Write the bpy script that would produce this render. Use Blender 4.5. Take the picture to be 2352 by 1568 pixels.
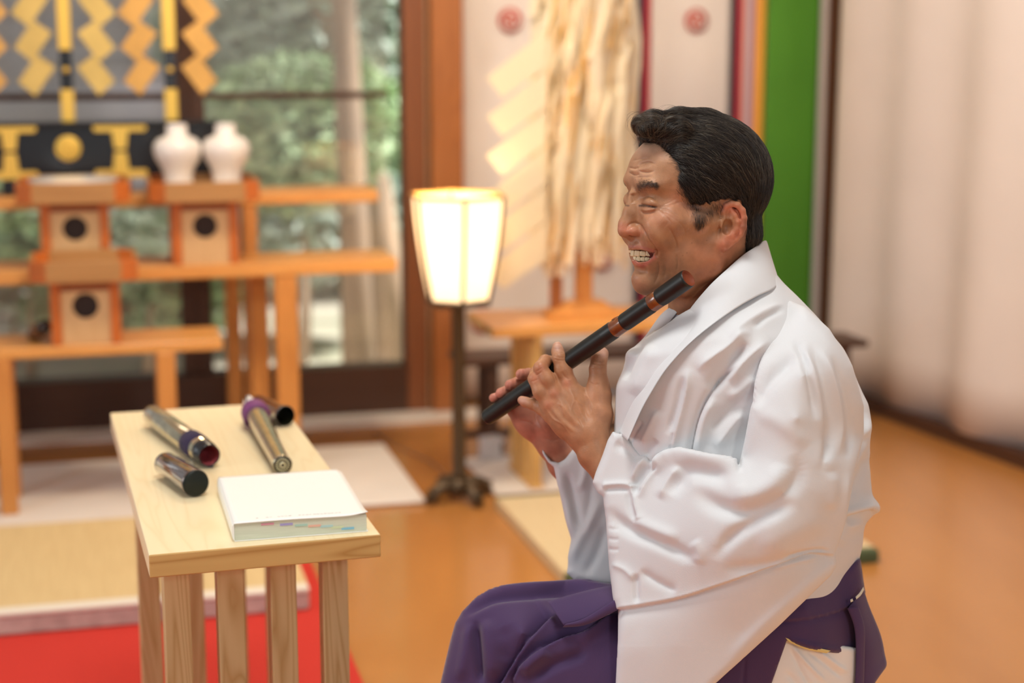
import bpy, bmesh, math, random
import numpy as np
from mathutils import Vector, Matrix, Euler
from mathutils.bvhtree import BVHTree

for _o in list(bpy.data.objects): bpy.data.objects.remove(_o)
SC = bpy.context.scene
COL = SC.collection
rnd = random.Random(7)

# ---------------------------------------------------------------- camera, world, lights, exposure
FPX = 3700.0; PITCH = math.atan(674/FPX); CAMH = 1.38
cam_d = bpy.data.cameras.new('camera'); cam = bpy.data.objects.new('camera', cam_d); COL.objects.link(cam)
cam.location = (0, 0, CAMH); cam.rotation_euler = (math.pi/2 - PITCH, 0, 0)
cam_d.sensor_width = 36.0; cam_d.lens = 36.0*FPX/2352; cam_d.clip_start = .05; cam_d.clip_end = 200
cam_d.dof.use_dof = True; cam_d.dof.focus_distance = 2.10; cam_d.dof.aperture_fstop = 2.5
SC.camera = cam
SC.view_settings.view_transform = 'Standard'; SC.view_settings.look = 'None'
SC.view_settings.exposure = -0.30; SC.view_settings.gamma = 1.0; SC.view_settings.use_curve_mapping = False
SC.cycles.max_bounces = 8; SC.cycles.caustics_reflective = False; SC.cycles.caustics_refractive = False

wd = bpy.data.worlds.new('world'); SC.world = wd; wd.use_nodes = True
wd.node_tree.nodes['Background'].inputs[0].default_value = (.93, .96, 1.0, 1)
wd.node_tree.nodes['Background'].inputs[1].default_value = .42

def area(name, loc, aim, size, power, col=(1, 1, 1), sy=None):
    l = bpy.data.lights.new(name, 'AREA'); l.energy = power; l.color = col; l.size = size
    if sy: l.shape = 'RECTANGLE'; l.size_y = sy
    o = bpy.data.objects.new(name, l); COL.objects.link(o); o.location = loc
    o.rotation_euler = (Vector(aim) - Vector(loc)).to_track_quat('-Z', 'Y').to_euler()
    return o
area('ceiling_panel_light', (-.10, 1.45, 2.78), (-.05, 2.1, .6), .5, 34, (.97, 1.0, .97))
area('front_panel_light', (1.3, -1.2, 2.0), (-.05, 2.3, .75), .4, 24, (1, .99, .96))
area('ceiling_panel_light', (-.9, 4.4, 2.85), (-.6, 4.9, .4), 1.2, 24, (1, .88, .74))
area('ceiling_panel_light', (1.3, 3.9, 2.85), (1.4, 5.0, .6), 1.0, 25, (1, .96, .94))
area('wand_boost_light', (-.25, 3.9, 2.8), (.05, 5.0, 1.1), .35, 46, (1, .80, .55))  # added unseen lamp, only there to brighten the streamer wand
area('side_window_light', (-3.3, 1.0, 1.7), (.2, 2.2, 1.0), 1.1, 52, (.93, .97, 1.0))
_s = bpy.data.lights.new('sun', 'SUN'); _s.energy = 11.0; _s.angle = math.radians(9); _s.color = (1, .98, .93)
_so = bpy.data.objects.new('sun', _s); COL.objects.link(_so); _so.rotation_euler = Vector((1, .05, 1.3)).to_track_quat('Z', 'Y').to_euler()

# ---------------------------------------------------------------- pixel <-> place helpers
_cp, _sp = math.cos(PITCH), math.sin(PITCH)
def _ray(px, py):
    a = (px-1176)/FPX; b = -(py-784)/FPX
    return a, b*_sp+_cp, b*_cp-_sp
def PZ(px, py, z=0.0):
    d = _ray(px, py); k = (z-CAMH)/d[2]; return Vector((d[0]*k, d[1]*k, z))
def PY(px, py, Y):
    d = _ray(px, py); k = Y/d[1]; return Vector((d[0]*k, Y, CAMH+d[2]*k))
WA = math.radians(14.5); WU = Vector((math.cos(WA), math.sin(WA), 0)); WV = Vector((-WU.y, WU.x, 0)); WP = Vector((-.4272, 6.074, 0))
def G(s, t, z=0.0): return WP + WU*s + WV*t + Vector((0, 0, z))
def PT(px, py, t):                       # -> (s, z) in the plane at wall depth t
    d = Vector(_ray(px, py)); o = Vector((0, 0, CAMH)); k = (t-(o-WP).dot(WV))/d.dot(WV); p = o+d*k
    return (p-WP).dot(WU), p.z

# ---------------------------------------------------------------- materials
def mat(name, col, rough=.5, metal=0., spec=.5, noise=0., nscale=8., bump=0., bscale=60., trans=0., emit=None, estr=0., col2=None, stretch=None, sheen=0., coat=0., sss=0., alpha=1.):
    m = bpy.data.materials.new(name); m.use_nodes = True; nt = m.node_tree; N = nt.nodes; L = nt.links
    b = N['Principled BSDF']; c4 = lambda c: (c[0], c[1], c[2], 1)
    b.inputs['Base Color'].default_value = c4(col); b.inputs['Roughness'].default_value = rough; b.inputs['Metallic'].default_value = metal
    b.inputs['Specular IOR Level'].default_value = spec; b.inputs['Transmission Weight'].default_value = trans
    b.inputs['Sheen Weight'].default_value = sheen; b.inputs['Coat Weight'].default_value = coat; b.inputs['Subsurface Weight'].default_value = sss
    b.inputs['Alpha'].default_value = alpha
    if emit: b.inputs['Emission Color'].default_value = c4(emit); b.inputs['Emission Strength'].default_value = estr
    if noise or bump or col2:
        tc = N.new('ShaderNodeTexCoord'); mp = N.new('ShaderNodeMapping'); L.new(tc.outputs['Object'], mp.inputs[0])
        if stretch: mp.inputs['Scale'].default_value = stretch
        if noise or col2:
            n = N.new('ShaderNodeTexNoise'); n.inputs['Scale'].default_value = nscale; n.inputs['Detail'].default_value = 5; L.new(mp.outputs[0], n.inputs[0])
            mx = N.new('ShaderNodeMix'); mx.data_type = 'RGBA'
            r = N.new('ShaderNodeMapRange'); r.inputs[1].default_value = .3; r.inputs[2].default_value = .7; L.new(n.outputs['Fac'], r.inputs[0]); L.new(r.outputs[0], mx.inputs[0])
            d = col2 or tuple(max(0, c*(1-noise)) for c in col)
            mx.inputs[6].default_value = c4(col); mx.inputs[7].default_value = c4(d); L.new(mx.outputs[2], b.inputs['Base Color'])
        if bump:
            n2 = N.new('ShaderNodeTexNoise'); n2.inputs['Scale'].default_value = bscale; n2.inputs['Detail'].default_value = 4; L.new(mp.outputs[0], n2.inputs[0])
            bp = N.new('ShaderNodeBump'); bp.inputs['Strength'].default_value = bump; bp.inputs['Distance'].default_value = .002
            L.new(n2.outputs['Fac'], bp.inputs['Height']); L.new(bp.outputs[0], b.inputs['Normal'])
    return m
def wood(name, col, dark, rough=.5, axis='x', scale=1., contrast=.5, coat=0.):
    """grain rings stretched along one local axis"""
    m = bpy.data.materials.new(name); m.use_nodes = True; nt = m.node_tree; N = nt.nodes; L = nt.links; b = N['Principled BSDF']
    tc = N.new('ShaderNodeTexCoord'); oi = N.new('ShaderNodeObjectInfo'); mp = N.new('ShaderNodeMapping')
    s = {'x': (.35, 5, 5), 'y': (5, .35, 5), 'z': (5, 5, .35)}[axis]; mp.inputs['Scale'].default_value = tuple(v*scale for v in s)
    ad = N.new('ShaderNodeVectorMath'); ad.operation = 'MULTIPLY_ADD'; ad.inputs[1].default_value = (3.1, 5.3, 2.7)
    L.new(oi.outputs['Random'], ad.inputs[0]); L.new(tc.outputs['Object'], ad.inputs[2]); L.new(ad.outputs[0], mp.inputs[0])
    n1 = N.new('ShaderNodeTexNoise'); n1.inputs['Scale'].default_value = 1.6; n1.inputs['Detail'].default_value = 2; n1.inputs['Distortion'].default_value = .6; L.new(mp.outputs[0], n1.inputs[0])
    mu = N.new('ShaderNodeMath'); mu.operation = 'MULTIPLY'; mu.inputs[1].default_value = 26; L.new(n1.outputs['Fac'], mu.inputs[0])
    fr = N.new('ShaderNodeMath'); fr.operation = 'PINGPONG'; fr.inputs[1].default_value = 1; L.new(mu.outputs[0], fr.inputs[0])
    pw = N.new('ShaderNodeMath'); pw.operation = 'POWER'; pw.inputs[1].default_value = 3; L.new(fr.outputs[0], pw.inputs[0])
    n2 = N.new('ShaderNodeTexNoise'); n2.inputs['Scale'].default_value = 14; n2.inputs['Detail'].default_value = 3; L.new(mp.outputs[0], n2.inputs[0])
    a2 = N.new('ShaderNodeMath'); a2.operation = 'MULTIPLY_ADD'; a2.inputs[1].default_value = .5; a2.inputs[2].default_value = -.15; L.new(n2.outputs['Fac'], a2.inputs[0])
    a3 = N.new('ShaderNodeMath'); a3.operation = 'ADD'; L.new(pw.outputs[0], a3.inputs[0]); L.new(a2.outputs[0], a3.inputs[1])
    a4 = N.new('ShaderNodeMath'); a4.operation = 'MULTIPLY'; a4.inputs[1].default_value = contrast; a4.use_clamp = True; L.new(a3.outputs[0], a4.inputs[0])
    mx = N.new('ShaderNodeMix'); mx.data_type = 'RGBA'; mx.inputs[6].default_value = (*col, 1); mx.inputs[7].default_value = (*dark, 1)
    L.new(a4.outputs[0], mx.inputs[0]); L.new(mx.outputs[2], b.inputs['Base Color']); b.inputs['Roughness'].default_value = rough; b.inputs['Coat Weight'].default_value = coat
    b.inputs['Coat Roughness'].default_value = .15
    return m

# ---------------------------------------------------------------- mesh helpers
class MB:
    """collects shapes for ONE mesh"""
    def __init__(s): s.bm = bmesh.new()
    def box(s, lo, hi, bev=0., mi=0, rot=None, seg=1):
        g = bmesh.ops.create_cube(s.bm, size=1.0)['verts']
        c = [(a+b)/2 for a, b in zip(lo, hi)]; d = [abs(b-a) for a, b in zip(lo, hi)]
        for v in g: v.co = Vector((v.co.x*d[0], v.co.y*d[1], v.co.z*d[2]))
        fs = list({f for v in g for f in v.link_faces})
        if bev:
            es = list({e for v in g for e in v.link_edges})
            r = bmesh.ops.bevel(s.bm, geom=es, offset=bev, segments=seg, affect='EDGES', profile=.5, clamp_overlap=True)
            fs = list({f for f in r['faces']} | {f for v in r['verts'] for f in v.link_faces}); g = list({v for f in fs for v in f.verts})
        for f in fs: f.material_index = mi
        for v in g:
            if rot: v.co = rot @ v.co
            v.co += Vector(c)
        return g
    def prism(s, pts, y0, y1, mi=0, M=None):
        """polygon in local x,z extruded along y"""
        M = M or Matrix.Identity(4)
        a = [s.bm.verts.new(M @ Vector((p[0], y0, p[1]))) for p in pts]; b = [s.bm.verts.new(M @ Vector((p[0], y1, p[1]))) for p in pts]
        n = len(pts); fs = [s.bm.faces.new(a), s.bm.faces.new(b[::-1])]
        for i in range(n): fs.append(s.bm.faces.new((a[i], b[i], b[(i+1) % n], a[(i+1) % n])))
        for f in fs: f.material_index = mi
    def lathe(s, prof, M=None, n=32, mi=0, smooth=True, ang=2*math.pi, mis=None):
        """profile (r, z) turned about z"""
        M = M or Matrix.Identity(4); rings = []
        for r, z in prof:
            rings.append([s.bm.verts.new(M @ Vector((r*math.cos(2*math.pi*i/n), r*math.sin(2*math.pi*i/n), z))) for i in range(n)])
        for k in range(len(rings)-1):
            for i in range(n):
                f = s.bm.faces.new((rings[k][i], rings[k][(i+1) % n], rings[k+1][(i+1) % n], rings[k+1][i])); f.smooth = smooth; f.material_index = mis[k] if mis else mi
    def tube(s, pts, r, n=8, mi=0, cap=True):
        """r number or list; points polyline"""
        pts = [Vector(p) for p in pts]; m = len(pts); rr = r if isinstance(r, (list, tuple)) else [r]*m; rings = []; up = Vector((0, 0, 1))
        for i, p in enumerate(pts):
            t = (pts[min(i+1, m-1)]-pts[max(i-1, 0)]).normalized()
            if abs(t.dot(up)) > .97: up = Vector((1, 0, 0))
            a = t.cross(up).normalized(); b = t.cross(a).normalized()
            rings.append([s.bm.verts.new(p+(a*math.cos(2*math.pi*k/n)+b*math.sin(2*math.pi*k/n))*rr[i]) for k in range(n)])
        for i in range(m-1):
            for k in range(n):
                f = s.bm.faces.new((rings[i][k], rings[i][(k+1) % n], rings[i+1][(k+1) % n], rings[i+1][k])); f.smooth = True; f.material_index = mi
        if cap:
            for R in (rings[0], rings[-1][::-1]): s.bm.faces.new(R).material_index = mi
    def build(s, name, mats, parent=None, loc=None, rz=None, rot=None):
        bmesh.ops.recalc_face_normals(s.bm, faces=s.bm.faces[:])
        me = bpy.data.meshes.new(name); s.bm.to_mesh(me); s.bm.free()
        return link(name, me, mats, parent, loc, rz, rot)
def link(name, me, mats, parent=None, loc=None, rz=None, rot=None):
    for m in (mats if isinstance(mats, (list, tuple)) else [mats]): me.materials.append(m)
    o = bpy.data.objects.new(name, me); COL.objects.link(o)
    if parent: o.parent = parent
    if loc is not None: o.location = loc
    if rz is not None: o.rotation_euler = (0, 0, rz)
    if rot is not None: o.rotation_euler = rot
    return o
def tag(o, label=None, cat=None, group=None, kind=None):
    for k, v in (('label', label), ('category', cat), ('group', group), ('kind', kind)):
        if v: o[k] = v
    return o
def empty(name, loc, rz=0., label=None, cat=None, group=None):
    o = bpy.data.objects.new(name, None); COL.objects.link(o); o.location = loc; o.rotation_euler = (0, 0, rz); o.empty_display_size = .05
    return tag(o, label, cat, group)
def copy_tree(o, parent=None, alone=False):
    c = o.copy(); COL.objects.link(c)
    if parent: c.parent = parent
    for ch in list(o.children): copy_tree(ch, c)
    return c
# ================================================================ the setting
M = {}
M['floor'] = mat('floor_lacquered_wood', (.56, .255, .070), .22, spec=.5, col2=(.43, .18, .046), nscale=2.2, stretch=(1, .25, 1), coat=.25)
M['white_wall'] = mat('pale_plaster', (.75, .70, .66), .8, noise=.06)
M['dark_wood'] = wood('dark_stained_wood', (.075, .030, .016), (.035, .014, .008), .45)
M['brown_wood'] = wood('reddish_brown_wood', (.42, .155, .045), (.28, .09, .025), .45, 'z')
M['brown_wood2'] = wood('darker_brown_wood', (.25, .085, .03), (.15, .05, .018), .45, 'z')
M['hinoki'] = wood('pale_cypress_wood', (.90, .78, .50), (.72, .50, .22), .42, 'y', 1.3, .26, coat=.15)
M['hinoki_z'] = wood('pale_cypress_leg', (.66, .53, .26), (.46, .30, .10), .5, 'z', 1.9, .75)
M['altar_wood'] = wood('orange_cypress_wood', (.74, .36, .10), (.60, .25, .055), .38, 'x', 1., .4, coat=.2)
M['altar_z'] = wood('orange_cypress_leg', (.66, .29, .075), (.5, .19, .045), .4, 'z', 1., .4)
M['red_wood'] = wood('red_lacquered_cypress', (.56, .155, .03), (.42, .10, .02), .35, 'z', 1., .4)
M['pale_panel'] = wood('pale_thin_panel', (.66, .44, .22), (.56, .34, .15), .5, 'z', 1., .35)
M['black'] = mat('black_lacquer', (.012, .014, .018), .22, spec=.6)
M['hole'] = mat('dark_hollow', (.02, .008, .005), .7)
M['gold'] = mat('gold_leaf_brass', (.86, .58, .12), .42, metal=.55)
M['gold_paper'] = mat('matte_gold_paper', (.70, .52, .17), .55, metal=.35, noise=.18, nscale=14)
M['gold_paper2'] = mat('copper_gold_paper', (.72, .42, .12), .55, metal=.35, noise=.18, nscale=14)
M['porcelain'] = mat('white_porcelain', (.80, .77, .74), .12, spec=.6, coat=.4)
M['mat_white'] = mat('white_mat_cloth', (.80, .76, .71), .85, noise=.05, bump=.3, bscale=200)
M['tatami'] = mat('tatami_straw', (.72, .56, .29), .75, col2=(.64, .48, .24), nscale=120, stretch=(1, .05, 1), bump=.2, bscale=300)
M['tatami_pale'] = mat('pale_tatami_straw', (.70, .58, .36), .75, col2=(.64, .51, .30), nscale=120, stretch=(1, .05, 1))
M['tatami_edge'] = mat('pale_tatami_edge_cloth', (.62, .50, .44), .85, col2=(.45, .35, .31), nscale=26)
M['tatami_white'] = mat('white_tatami_border', (.78, .74, .64), .8)
M['green_edge'] = mat('dark_green_mat_edge', (.09, .13, .06), .8, noise=.3, nscale=60)
M['red_carpet'] = mat('red_felt_carpet', (.60, .030, .018), .9, noise=.10, nscale=180, bump=.3, bscale=400)
M['curtain'] = mat('cream_curtain_cloth', (.82, .76, .71), .85, noise=.04, nscale=5)
M['crest'] = mat('red_crest_dye', (.50, .045, .025), .8)
M['ribbon_red'] = mat('crimson_silk_ribbon', (.48, .012, .025), .55, sheen=.3)
M['ribbon_black'] = mat('dark_purple_silk_ribbon', (.03, .012, .04), .6)
M['cloth_green'] = mat('green_silk_cloth', (.085, .30, .018), .6, noise=.12, nscale=3)
M['cloth_orange'] = mat('orange_yellow_silk_cloth', (.85, .42, .05), .6)
M['cloth_pink'] = mat('pale_pink_silk_cloth', (.80, .48, .42), .6)
M['cloth_lavender'] = mat('lavender_silk_cloth', (.45, .38, .50), .6)
M['side_curtain'] = mat('beige_side_curtain', (.77, .71, .68), .85, noise=.05, nscale=4)
M['brass'] = mat('dark_bronze_metal', (.10, .07, .04), .4, metal=.6)
M['grey_plastic'] = mat('grey_plastic', (.55, .54, .55), .5)

def slab(name, s0, s1, t0, t1, z0, z1, m, parent=None, bev=0.):
    b = MB(); c = G((s0+s1)/2, (t0+t1)/2, z0)
    b.box((-(s1-s0)/2, -(t1-t0)/2, 0), ((s1-s0)/2, (t1-t0)/2, z1-z0), bev)
    if parent is None: return b.build(name, m, None, c, WA)
    pl = parent.location; q = Matrix.Rotation(-parent.rotation_euler.z, 3, 'Z') @ (c-pl)
    return b.build(name, m, parent, q, WA-parent.rotation_euler.z)

fl = MB(); fl.box((-3.6, -.4, -.08), (2.6, 6.35, 0)); fl.build('floor', M['floor'])['kind'] = 'structure'
cb = MB(); cb.box((-3.6, -.4, 2.9), (2.6, 6.35, 3.0)); cb.build('ceiling', M['white_wall'])['kind'] = 'structure'
# window wall: sill board, stiles, glass, mid bars
tag(slab('trim_1', -3.4, .02, -.05, .06, 0.0, .19, M['dark_wood']), kind='structure')            # dark board under the glass
tag(slab('trim_2', -3.4, 2.2, -.215, -.055, 0.0, .012, M['mat_white']), kind='structure')         # pale threshold strip
tag(slab('trim_3', .016, .095, -.05, .06, 0.0, 2.7, M['brown_wood2']), kind='structure')
tag(slab('trim_4', .112, .230, -.09, .08, 0.0, 2.7, M['brown_wood']), kind='structure')
tag(slab('trim_5', .095, .112, -.01, .04, 0.0, 2.7, mat('pale_gap_board', (.55, .36, .22), .6)), kind='structure')
tag(slab('wall_back', .23, 2.6, .16, .24, 0, 2.9, M['white_wall']), kind='structure')
glassm = bpy.data.materials.new('window_glass'); glassm.use_nodes = True
_n = glassm.node_tree.nodes; _l = glassm.node_tree.links; _n.remove(_n['Principled BSDF'])
_t = _n.new('ShaderNodeBsdfTransparent'); _g = _n.new('ShaderNodeBsdfGlossy'); _g.inputs['Roughness'].default_value = .01; _m = _n.new('ShaderNodeMixShader'); _f = _n.new('ShaderNodeFresnel'); _f.inputs[0].default_value = 1.5
_l.new(_f.outputs[0], _m.inputs[0]); _l.new(_t.outputs[0], _m.inputs[1]); _l.new(_g.outputs[0], _m.inputs[2]); _df = _n.new('ShaderNodeBsdfDiffuse'); _df.inputs[0].default_value = (.85, .88, .88, 1); _m2 = _n.new('ShaderNodeMixShader'); _m2.inputs[0].default_value = .07; _l.new(_m.outputs[0], _m2.inputs[1]); _l.new(_df.outputs[0], _m2.inputs[2]); _l.new(_m2.outputs[0], _n['Material Output'].inputs[0])  # white diffuse share puts a haze of reflected light into the glass
def window(n, s0, s1):
    r = empty('window_%d' % n, G((s0+s1)/2, 0, 0), WA); r['kind'] = 'structure'
    w = s1-s0
    for nm, lo, hi in (('stile', (-w/2, -.02, .19), (-w/2+.055, .02, 2.7)), ('stile', (w/2-(.055 if n == 1 else .006), -.02, .19), (w/2, .02, 2.7)), ('rail', (-w/2+.055, -.014, 1.197), (w/2-.055, .014, 1.222)), ('rail', (-w/2+.055, -.02, 2.2), (w/2-.055, .02, 2.26))):
        b = MB(); b.box(lo, hi, .003); b.build(nm, M['dark_wood'], r)
    for z0, z1 in ((.19, 1.197), (1.222, 2.2)):
        b = MB(); b.box((-w/2+.055, -.003, z0), (w/2-.055, .003, z1)); b.build('pane', glassm, r)
window(1, -2.62, -.765); window(2, -.765, .016)
# the side wall hung with a beige curtain: pleated cloth on a dark baseboard
RA = PZ(2002, 943); RB = PZ(2352, 1071); RD = (RB-RA).normalized(); RN = Vector((-RD.y, RD.x, 0)) * (-1 if Vector((-RD.y, RD.x, 0)).x > 0 else 1)
def pleated(name, a, d, n, L, z0, z1, m, amp, per, seed=0, kind=None, pin=.004, step=.018):
    b = bmesh.new(); K = int(L/step); Z = 14; r = random.Random(seed); ph = [r.uniform(0, 6) for _ in range(6)]; fr = [r.uniform(.6, 1.5) for _ in range(6)]
    g = []
    for k in range(K+1):
        x = L*k/K; row = []
        for j in range(Z+1):
            z = z0+(z1-z0)*j/Z; w = sum(math.sin(2*math.pi*x/per*fr[q]+ph[q]+.35*math.sin(z*2+q)) for q in range(4))/3*(1-.35*j/Z)
            row.append((a+d*x+n*(amp*w), z))
        g.append(row)
    def sheet(off): return [[b.verts.new((p+n*off).to_3d()*1 + Vector((0, 0, z-p.z))) for p, z in row] for row in g]
    A = sheet(0); B = sheet(-pin)
    for k in range(K):
        for j in range(Z):
            b.faces.new((A[k][j], A[k+1][j], A[k+1][j+1], A[k][j+1])).smooth = True; b.faces.new((B[k][j], B[k][j+1], B[k+1][j+1], B[k+1][j])).smooth = True
    for j in range(Z):
        for k in (0, K): b.faces.new((A[k][j], A[k][j+1], B[k][j+1], B[k][j]))
    for k in range(K):
        for j in (0, Z): b.faces.new((A[k][j], A[k+1][j], B[k+1][j], B[k][j]))
    bmesh.ops.recalc_face_normals(b, faces=b.faces[:]); me = bpy.data.meshes.new(name); b.to_mesh(me); b.free()
    return link(name, me, m)
bq = MB(); c = RA-RD*1.2; e = RA+RD*5.0; mid = (c+e)/2
bq.box((-(e-c).length/2, -.03, 0), ((e-c).length/2, 0.02, .05)); bq.build('baseboard_right', M['dark_wood'], None, mid-RN*.0, math.atan2(RD.y, RD.x))['kind'] = 'structure'
bq = MB(); bq.box((-(e-c).length/2, .0, 0), ((e-c).length/2, .08, 2.9)); bq.build('wall_right', M['white_wall'], None, mid-RN*.16, math.atan2(RD.y, RD.x))['kind'] = 'structure'
sc_ = pleated('side_curtain', RA-RD*.28, RD, RN, 3.4, .05, 2.85, M['side_curtain'], .030, .62, 4)
tag(sc_, 'long plain beige curtain hanging along the right wall in soft folds', 'curtain')
tag(slab('trim_6', 1.752, 1.80, .0, .08, 0, 2.7, wood('post_brown', (.14, .055, .025), (.09, .03, .015), .5, 'z')), kind='structure')   # slim dark post in the corner

# crested curtain panels behind the wand
def tomoe(name, parent, r, loc):
    """three-comma roundel: red disc with three pale comma marks standing proud"""
    b = MB(); b.lathe([(0, 0), (r, 0), (r, .003), (0, .003)], n=40); d = b.build(name, M['crest'], parent, loc, rot=(math.pi/2, 0, 0))
    for k in range(3):
        a = 2*math.pi*k/3; pts = []
        q = MB(); P = []
        for i in range(15):
            u = i/14; th = a+u*2.3; rad = r*(.40+.48*u*u**.2); P.append((Vector((math.cos(th)*rad, math.sin(th)*rad, .0045)), r*.12*(1-u)**.55+.0006))
        for i in range(14):
            p, w = P[i]; p2, w2 = P[i+1]; n1 = p.normalized(); n2 = p2.normalized()
            vs = [q.bm.verts.new(v) for v in (p-n1*w, p+n1*w, p2+n2*w2, p2-n2*w2)]; q.bm.faces.new(vs)
        ct = P[0][0]; ring = [q.bm.verts.new(ct+Vector((math.cos(j*.4488), math.sin(j*.4488), 0))*r*.14) for j in range(14)]; q.bm.faces.new(ring)
        q.build('comma_mark', M['curtain'], d)
    return d
def crested(s0, s1, crests, seed, label, t=.055):
    root = empty('crested_curtain', G((s0+s1)/2, t, 0), WA, label, 'curtain', None); w = s1-s0
    c = pleated('panel', Vector((-w/2, 0, 0)), Vector((1, 0, 0)), Vector((0, 1, 0)), w, .03, 2.5, M['curtain'], .010, .30, seed, step=.014); c.parent = root
    for s, z in crests: tomoe('crest', root, .047, Vector((s-(s0+s1)/2, -.016, z)))
    return root
crested(.235, .955, [(.444, 1.482), (.815, .56), (.33, .33), (.905, 1.0)], 3, 'wide cream curtain panel with red comma crests, nearest the brown pillar')
crested(1.005, 1.345, [(1.195, 1.484), (1.18, .60)], 5, 'narrow cream curtain panel with a red comma crest, between two crimson ribbons')
def strip(name, s0, s1, m, label, t=.035, cat='ribbon', group=None, z0=.1):
    o = pleated(name, G(s0, t), WU, WV, s1-s0, z0, 2.5, m, .004, .13, int(s0*100), step=.01); return tag(o, label, cat, group)
strip('silk_ribbon', .957, .978, M['ribbon_black'], 'dark purple ribbon edging the wide crested curtain')
strip('silk_ribbon', .979, 1.004, M['ribbon_red'], 'crimson ribbon between the two crested curtain panels')
strip('silk_ribbon', 1.346, 1.362, M['ribbon_black'], 'dark purple ribbon at the right edge of the narrow crested curtain')
strip('silk_ribbon', 1.363, 1.386, M['ribbon_red'], 'crimson ribbon just left of the striped silk hangings')
strip('silk_cloth', 1.387, 1.409, M['cloth_pink'], 'pale pink silk strip in the striped hanging, next to crimson', cat='cloth')
strip('silk_cloth', 1.409, 1.430, M['cloth_lavender'], 'lavender silk strip in the striped hanging', cat='cloth')
strip('silk_cloth', 1.430, 1.446, mat('salmon_silk', (.72, .28, .18), .6), 'salmon silk strip in the striped hanging', cat='cloth')
strip('silk_cloth', 1.446, 1.482, M['cloth_orange'], 'orange yellow silk strip beside the green hanging', cat='cloth')
strip('silk_cloth', 1.483, 1.708, M['cloth_green'], 'broad bright green silk hanging beside the dark post', cat='cloth', t=.02)
strip('silk_cloth', 1.708, 1.752, M['curtain'], 'narrow cream silk strip between green hanging and dark post', cat='cloth')

# floor coverings
tag(slab('white_mat', -3.3, -.165, -1.29, -.545, .002, .016, M['mat_white'], bev=.006), 'flat white mat spread under the tiered offering stands', 'mat')
r = empty('raised_tatami', G(-1.9, -1.8, 0), WA, 'thick straw tatami block with white border on the red carpet', 'tatami')
slab('straw_surface', -3.3, -.637, -2.12, -1.42, .052, .062, M['tatami'], r); slab('core', -3.3, -.637, -2.16, -1.42, .006, .052, M['tatami_edge'], r, .004)
slab('border', -3.3, -.637, -2.165, -2.12, .052, .064, M['tatami_white'], r, .003)
tag(slab('red_carpet', -3.3, -.585, -4.9, -1.30, .001, .006, M['red_carpet']), 'bright red felt carpet under the pale wooden table', 'carpet')
r = empty('tatami_mat', G(.47, -1.8, 0), WA, 'pale straw tatami mat with dark green edging behind the seated man', 'tatami')
slab('straw_surface', .03, .915, -2.13, -1.40, .002, .036, M['tatami_pale'], r); slab('cloth_edging', .03, .915, -2.165, -2.13, .002, .037, M['green_edge'], r, .004)
slab('cloth_edging', .03, .915, -1.40, -1.385, .002, .037, M['green_edge'], r, .003)
tag(slab('white_cloth', .06, .62, -1.26, -.80, .002, .010, M['mat_white'], bev=.003), 'white cloth laid on the floor under the wand table', 'cloth')

# ---------------------------------------------------------------- garden outside the glass
M['ground'] = mat('mossy_ground', (.48, .50, .34), .9, col2=(.52, .44, .38), nscale=1.1)
M['gravel'] = mat('pale_gravel', (.66, .55, .52), .9, noise=.25, nscale=20)
M['leaf'] = mat('broad_leaf_green', (.32, .50, .24), .5, col2=(.62, .76, .52), nscale=3, spec=.5)
M['leaf2'] = mat('grey_green_leaf', (.42, .54, .44), .45, col2=(.72, .80, .74), nscale=4, spec=.6)
M['leaf3'] = mat('white_variegated_leaf', (.82, .88, .80), .5, col2=(.40, .58, .36), nscale=6)
M['bark'] = mat('tan_tree_bark', (.60, .42, .29), .9, col2=(.26, .19, .14), nscale=9, stretch=(1, 1, .2), bump=.8, bscale=30)
M['shed'] = mat('grey_mauve_boards', (.44, .40, .44), .8, noise=.2, nscale=4, stretch=(.2, 1, 5))
M['shed_pale'] = mat('pale_grey_shutter', (.62, .62, .66), .7)
g = MB(); g.box((-14, 6.6, -.45), (8, 26, -.35)); g.build('ground', M['ground'])['kind'] = 'structure'
tag(slab('path', -6, 3, .35, .95, -.34, -.02, M['gravel']), kind='structure')
def leaves(name, centers, n, size, m, seed, parent=None):
    r = random.Random(seed); V = []; Fc = []
    for (cx, cy, cz, rx, ry, rz) in centers:
        for _ in range(n):
            while True:
                d = Vector((r.uniform(-1, 1), r.uniform(-1, 1), r.uniform(-1, 1)))
                if .45 < d.length < 1: break
            p = Vector((cx+d.x*rx, cy+d.y*ry, cz+d.z*rz)); a = Vector((r.gauss(0, 1), r.gauss(0, 1), r.gauss(0, .6))).normalized(); b_ = a.cross(Vector((r.gauss(0, 1), r.gauss(0, 1), r.gauss(0, 1)))).normalized()
            s = size*r.uniform(.6, 1.4); k = len(V); nn = a.cross(b_)*s*.12
            V += [p-a*s, p+b_*s*.42+nn, p+a*s, p-b_*s*.42+nn]; Fc.append((k, k+1, k+2, k+3))
    me = bpy.data.meshes.new(name); me.from_pydata([tuple(v) for v in V], [], Fc)
    return link(name, me, m, parent)
def trunk(name, pts, r0, r1, parent, m='bark'):
    b = MB(); n = len(pts); b.tube(pts, [r0+(r1-r0)*i/(n-1) for i in range(n)], 12); return b.build(name, M[m], parent)
def tree(name, px, Y, w, crown, lm, label, seed, cat='tree', n=700, size=.09, lean=.1):
    base = PY(px, 700, Y); o = empty(name, (base.x, Y, -.36), 0, label, cat)
    trunk('trunk', [(0, 0, 0), (lean*.3, 0, 1.0), (lean, .05, 2.0), (lean*1.1, .1, 3.4)], w, w*.55, o)
    c = leaves('foliage', crown, n, size, M[lm], seed, o); c['kind'] = 'stuff'; return o
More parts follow.
